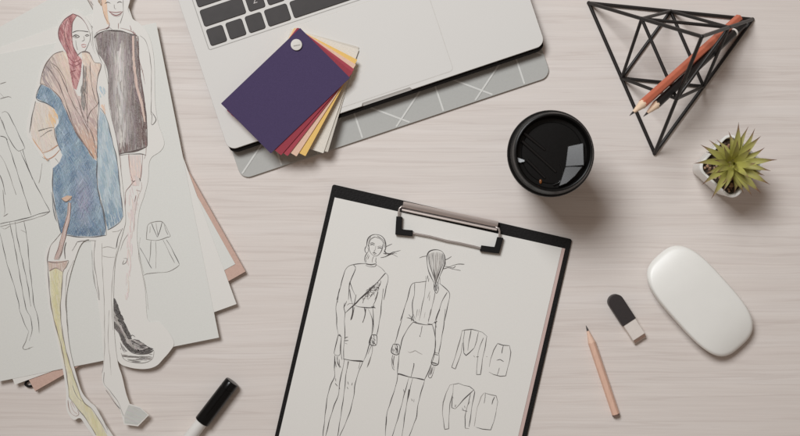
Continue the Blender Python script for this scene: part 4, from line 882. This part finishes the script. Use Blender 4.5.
low = [mpt(*(lambda q: (q[0] * hl, q[1] * hw))(se(2 * math.pi * i / NS, 0.985)), 0.0062) for i in range(NS)]
mb.loft([[Vector((p.x, p.y, min(p.z, 0.0062) if j == 0 else p.z)) for p in r] for j, r in enumerate([low] + rings)], cap0=True)
m_mouse = plain('white_gloss_polymer', P(218, 217, 212), 0.36, var=0.012, nscale=60, coat=0.0)
build('top_shell', mb, m_mouse, ms, smooth=60)
mb = MB()
mb.loft([[mpt(*(lambda q: (q[0] * hl, q[1] * hw))(se(2 * math.pi * i / NS, k)), z) for i in range(NS)] for k, z in ((0.80, 0.0007), (0.90, 0.0016), (0.955, 0.0034), (0.965, 0.0061))])
build('underside', mb, plain('mouse_underside', P(172, 168, 164), 0.4, metal=0.5), ms, smooth=60)
for s_ in (-12, 12):
    mb = MB(); mb.loft([[mpt(a, b_, z) for a, b_ in rrect(-44, s_ - 2, 44, s_ + 2, 1.8, 4)] for z in (0.0002, 0.0008)]); build('glide_foot', mb, m_rubber, ms)

# ------------------------------------------------------------------ succulent
hp = 0.0460; pc = wp(731.5, 166.0, hp)
pl = empty('potted_succulent', (pc.x, pc.y, 0)); tag(pl, 'small green spiky succulent in a rounded square white pot', 'potted plant')
def sq(half, z, r): return [Vector((pc.x, pc.y, z)) + Matrix.Rotation(math.radians(47.5), 3, 'Z') @ Vector((a, b_, 0)) for a, b_ in rrect(-half, -half, half, half, r, 8)]
mb = MB()
mb.loft([sq(0.0168, 0.0004, 0.005), sq(0.0182, 0.0016, 0.006), sq(0.0200, 0.015, 0.0075), sq(0.0220, 0.0400, 0.0085), sq(0.0224, 0.0448, 0.0085), sq(0.0221, 0.0458, 0.0085), sq(0.0212, hp, 0.008), sq(0.0203, 0.0458, 0.0075), sq(0.0199, 0.0448, 0.0072), sq(0.0190, 0.034, 0.007)])
build('pot', mb, plain('white_ceramic', P(222, 218, 214), 0.25, var=0.02, nscale=120), pl, smooth=40)
m_soil = plain('dark_soil', (0.10, 0.068, 0.048, 1), 0.95, var=0.5, nscale=500, bmp=1.0, bdist=0.002)
mb = MB(); mb.loft([sq(0.0188, 0.0385, 0.007), sq(0.0188, 0.0395, 0.007)]); so = build('soil', mb, m_soil, pl)
m_peb, nt, b = new_mat('pebbles')
oi = N(nt, 'ShaderNodeAttribute'); oi.attribute_name = 'pig'; nt.links.new(oi.outputs['Color'], b.inputs['Base Color']); b.inputs['Roughness'].default_value = 0.7
mb = MB()
for k in range(150):
    q = Matrix.Rotation(math.radians(47.5), 3, 'Z') @ Vector((rnd.uniform(-.0172, .0172), rnd.uniform(-.0172, .0172), 0))
    bm = bmesh.new(); bmesh.ops.create_icosphere(bm, subdivisions=1, radius=rnd.uniform(.0011, .0022))
    S = Vector((rnd.uniform(.8, 1.4), rnd.uniform(.7, 1.1), .7)); Rz = Matrix.Rotation(rnd.uniform(0, 6), 3, 'Z')
    c = rnd.choice([(0.52, 0.34, 0.22, 1), (0.38, 0.22, 0.13, 1), (0.60, 0.46, 0.34, 1), (0.20, 0.11, 0.07, 1), (0.10, 0.06, 0.045, 1)])
    base = Vector((pc.x, pc.y, 0.0402 + rnd.uniform(0, .0012))) + q
    mb.add([base + Rz @ Vector((v_.co.x * S.x, v_.co.y * S.y, v_.co.z * S.z)) for v_ in bm.verts], [[i_.index for i_ in f_.verts] for f_ in bm.faces], c); bm.free()
tag(build('gravel', mb, m_peb, so, smooth=80), kind='stuff')
m_leaf, nt, b = new_mat('succulent_leaf')
at = N(nt, 'ShaderNodeAttribute'); at.attribute_name = 'along'
fn = noise(nt, mapping(nt, (1, 1, 1)), 260, 4)
ad = N(nt, 'ShaderNodeMath', operation='MULTIPLY_ADD'); nt.links.new(fn, ad.inputs[0]); ad.inputs[1].default_value = 0.22; nt.links.new(at.outputs['Fac'], ad.inputs[2])
nt.links.new(ramp(nt, ad.outputs[0], [(0.10, (0.56, 0.53, 0.14, 1)), (0.45, (0.47, 0.45, 0.115, 1)), (0.80, (0.36, 0.33, 0.10, 1)), (0.96, (0.24, 0.15, 0.075, 1)), (1.0, (0.19, 0.10, 0.06, 1))]), b.inputs['Base Color'])
b.inputs['Roughness'].default_value = 0.55; b.inputs['Subsurface Weight'].default_value = 0.12; b.inputs['Subsurface Radius'].default_value = (0.004, 0.004, 0.001)
bump(nt, b, noise(nt, mapping(nt, (1, 1, 1)), 900, 3), 0.1, 0.0003)
heart = wp(731.5, 164.2, 0.050); heart.z = 0.0
def leaf(px, py, zt_, wmax=0.0056, zb_=0.046, lift=0.006, start=0.0025):
    tip = wp(px, py, zt_); b0 = Vector((heart.x, heart.y, zb_)); d_ = tip - b0; d2 = Vector((d_.x, d_.y, 0)); l2 = d2.length; d2.normalize()
    b0 = b0 + d2 * start; side = Vector((-d2.y, d2.x, 0)); n_ = 15; rows_ = []
    sag = rnd.uniform(-.0022, .0022)
    for i in range(n_):
        t = i / (n_ - 1)
        c = b0.lerp(tip, t) + Vector((0, 0, lift * math.sin(math.pi * t ** .8))) + side * sag * math.sin(math.pi * t)
        ww = wmax * (0.50 + 0.62 * math.sin(math.pi * min(1, t * 1.05 + .08)) ** .8) * (1 - t ** 2.6) + 0.00012
        ww *= .49
        hh = ww * 0.42
        rows_.append([c - side * ww + Vector((0, 0, hh * .75)), c - side * ww * .5 + Vector((0, 0, hh * .12)), c + Vector((0, 0, -hh * .05)), c + side * ww * .5 + Vector((0, 0, hh * .12)), c + side * ww + Vector((0, 0, hh * .75)), c + side * ww * .55 - Vector((0, 0, hh * .8)), c - Vector((0, 0, hh * 1.15)), c - side * ww * .55 - Vector((0, 0, hh * .8))])
    mb = MB(); mb.loft(rows_)
    o = build('leaf', mb, m_leaf, pl, smooth=75)
    a_ = o.data.attributes.new('along', 'FLOAT', 'POINT'); k_ = len(rows_[0])
    a_.data.foreach_set('value', [(i // k_) / (n_ - 1) for i in range(n_ * k_)])
for px, py, z, wm in ((738.6, 122.0, .064, .0064), (748.4, 126.4, .058, .0052), (761, 136.0, .066, .0066), (765, 147.4, .056, .0050), (777.4, 159.6, .060, .0060), (764.5, 175.5, .056, .0055), (770, 184.6, .060, .0066), (761.4, 193.4, .058, .0064), (743.5, 193.0, .052, .0056), (734, 194.0, .050, .0052), (711.2, 199.0, .066, .0064), (701.6, 185.0, .062, .0064), (693.6, 163.6, .060, .0058), (700.4, 144.6, .060, .0060), (716.4, 139.4, .052, .0050), (728.6, 131.4, .058, .0056), (706, 152.0, .054, .0055), (755, 128, .060, .0050), (771, 171, .062, .0052), (752, 196, .056, .0052), (723, 192, .060, .0050), (705, 174, .060, .0052), (709, 140, .058, .0050)):
    leaf(px, py, z, wm)
for px, py, z, wm in ((737.5, 140, .078, .0055), (751, 148, .076, .0056), (756, 163, .074, .0054), (749, 178, .074, .0052), (722, 184, .078, .0056), (716, 173, .074, .0052), (714, 160, .074, .0050), (724, 146, .076, .0050)):
    leaf(px, py, z, wm, zb_=0.052, lift=.004, start=.0015)
for k in range(5):
    a_ = k * 2.4; leaf(731.8 + 4.6 * math.cos(a_), 163.6 + 4.6 * math.sin(a_), .072, .0034, zb_=.058, lift=.002, start=.0004)

for o in bpy.data.objects:
    if '_org' in o: del o['_org']
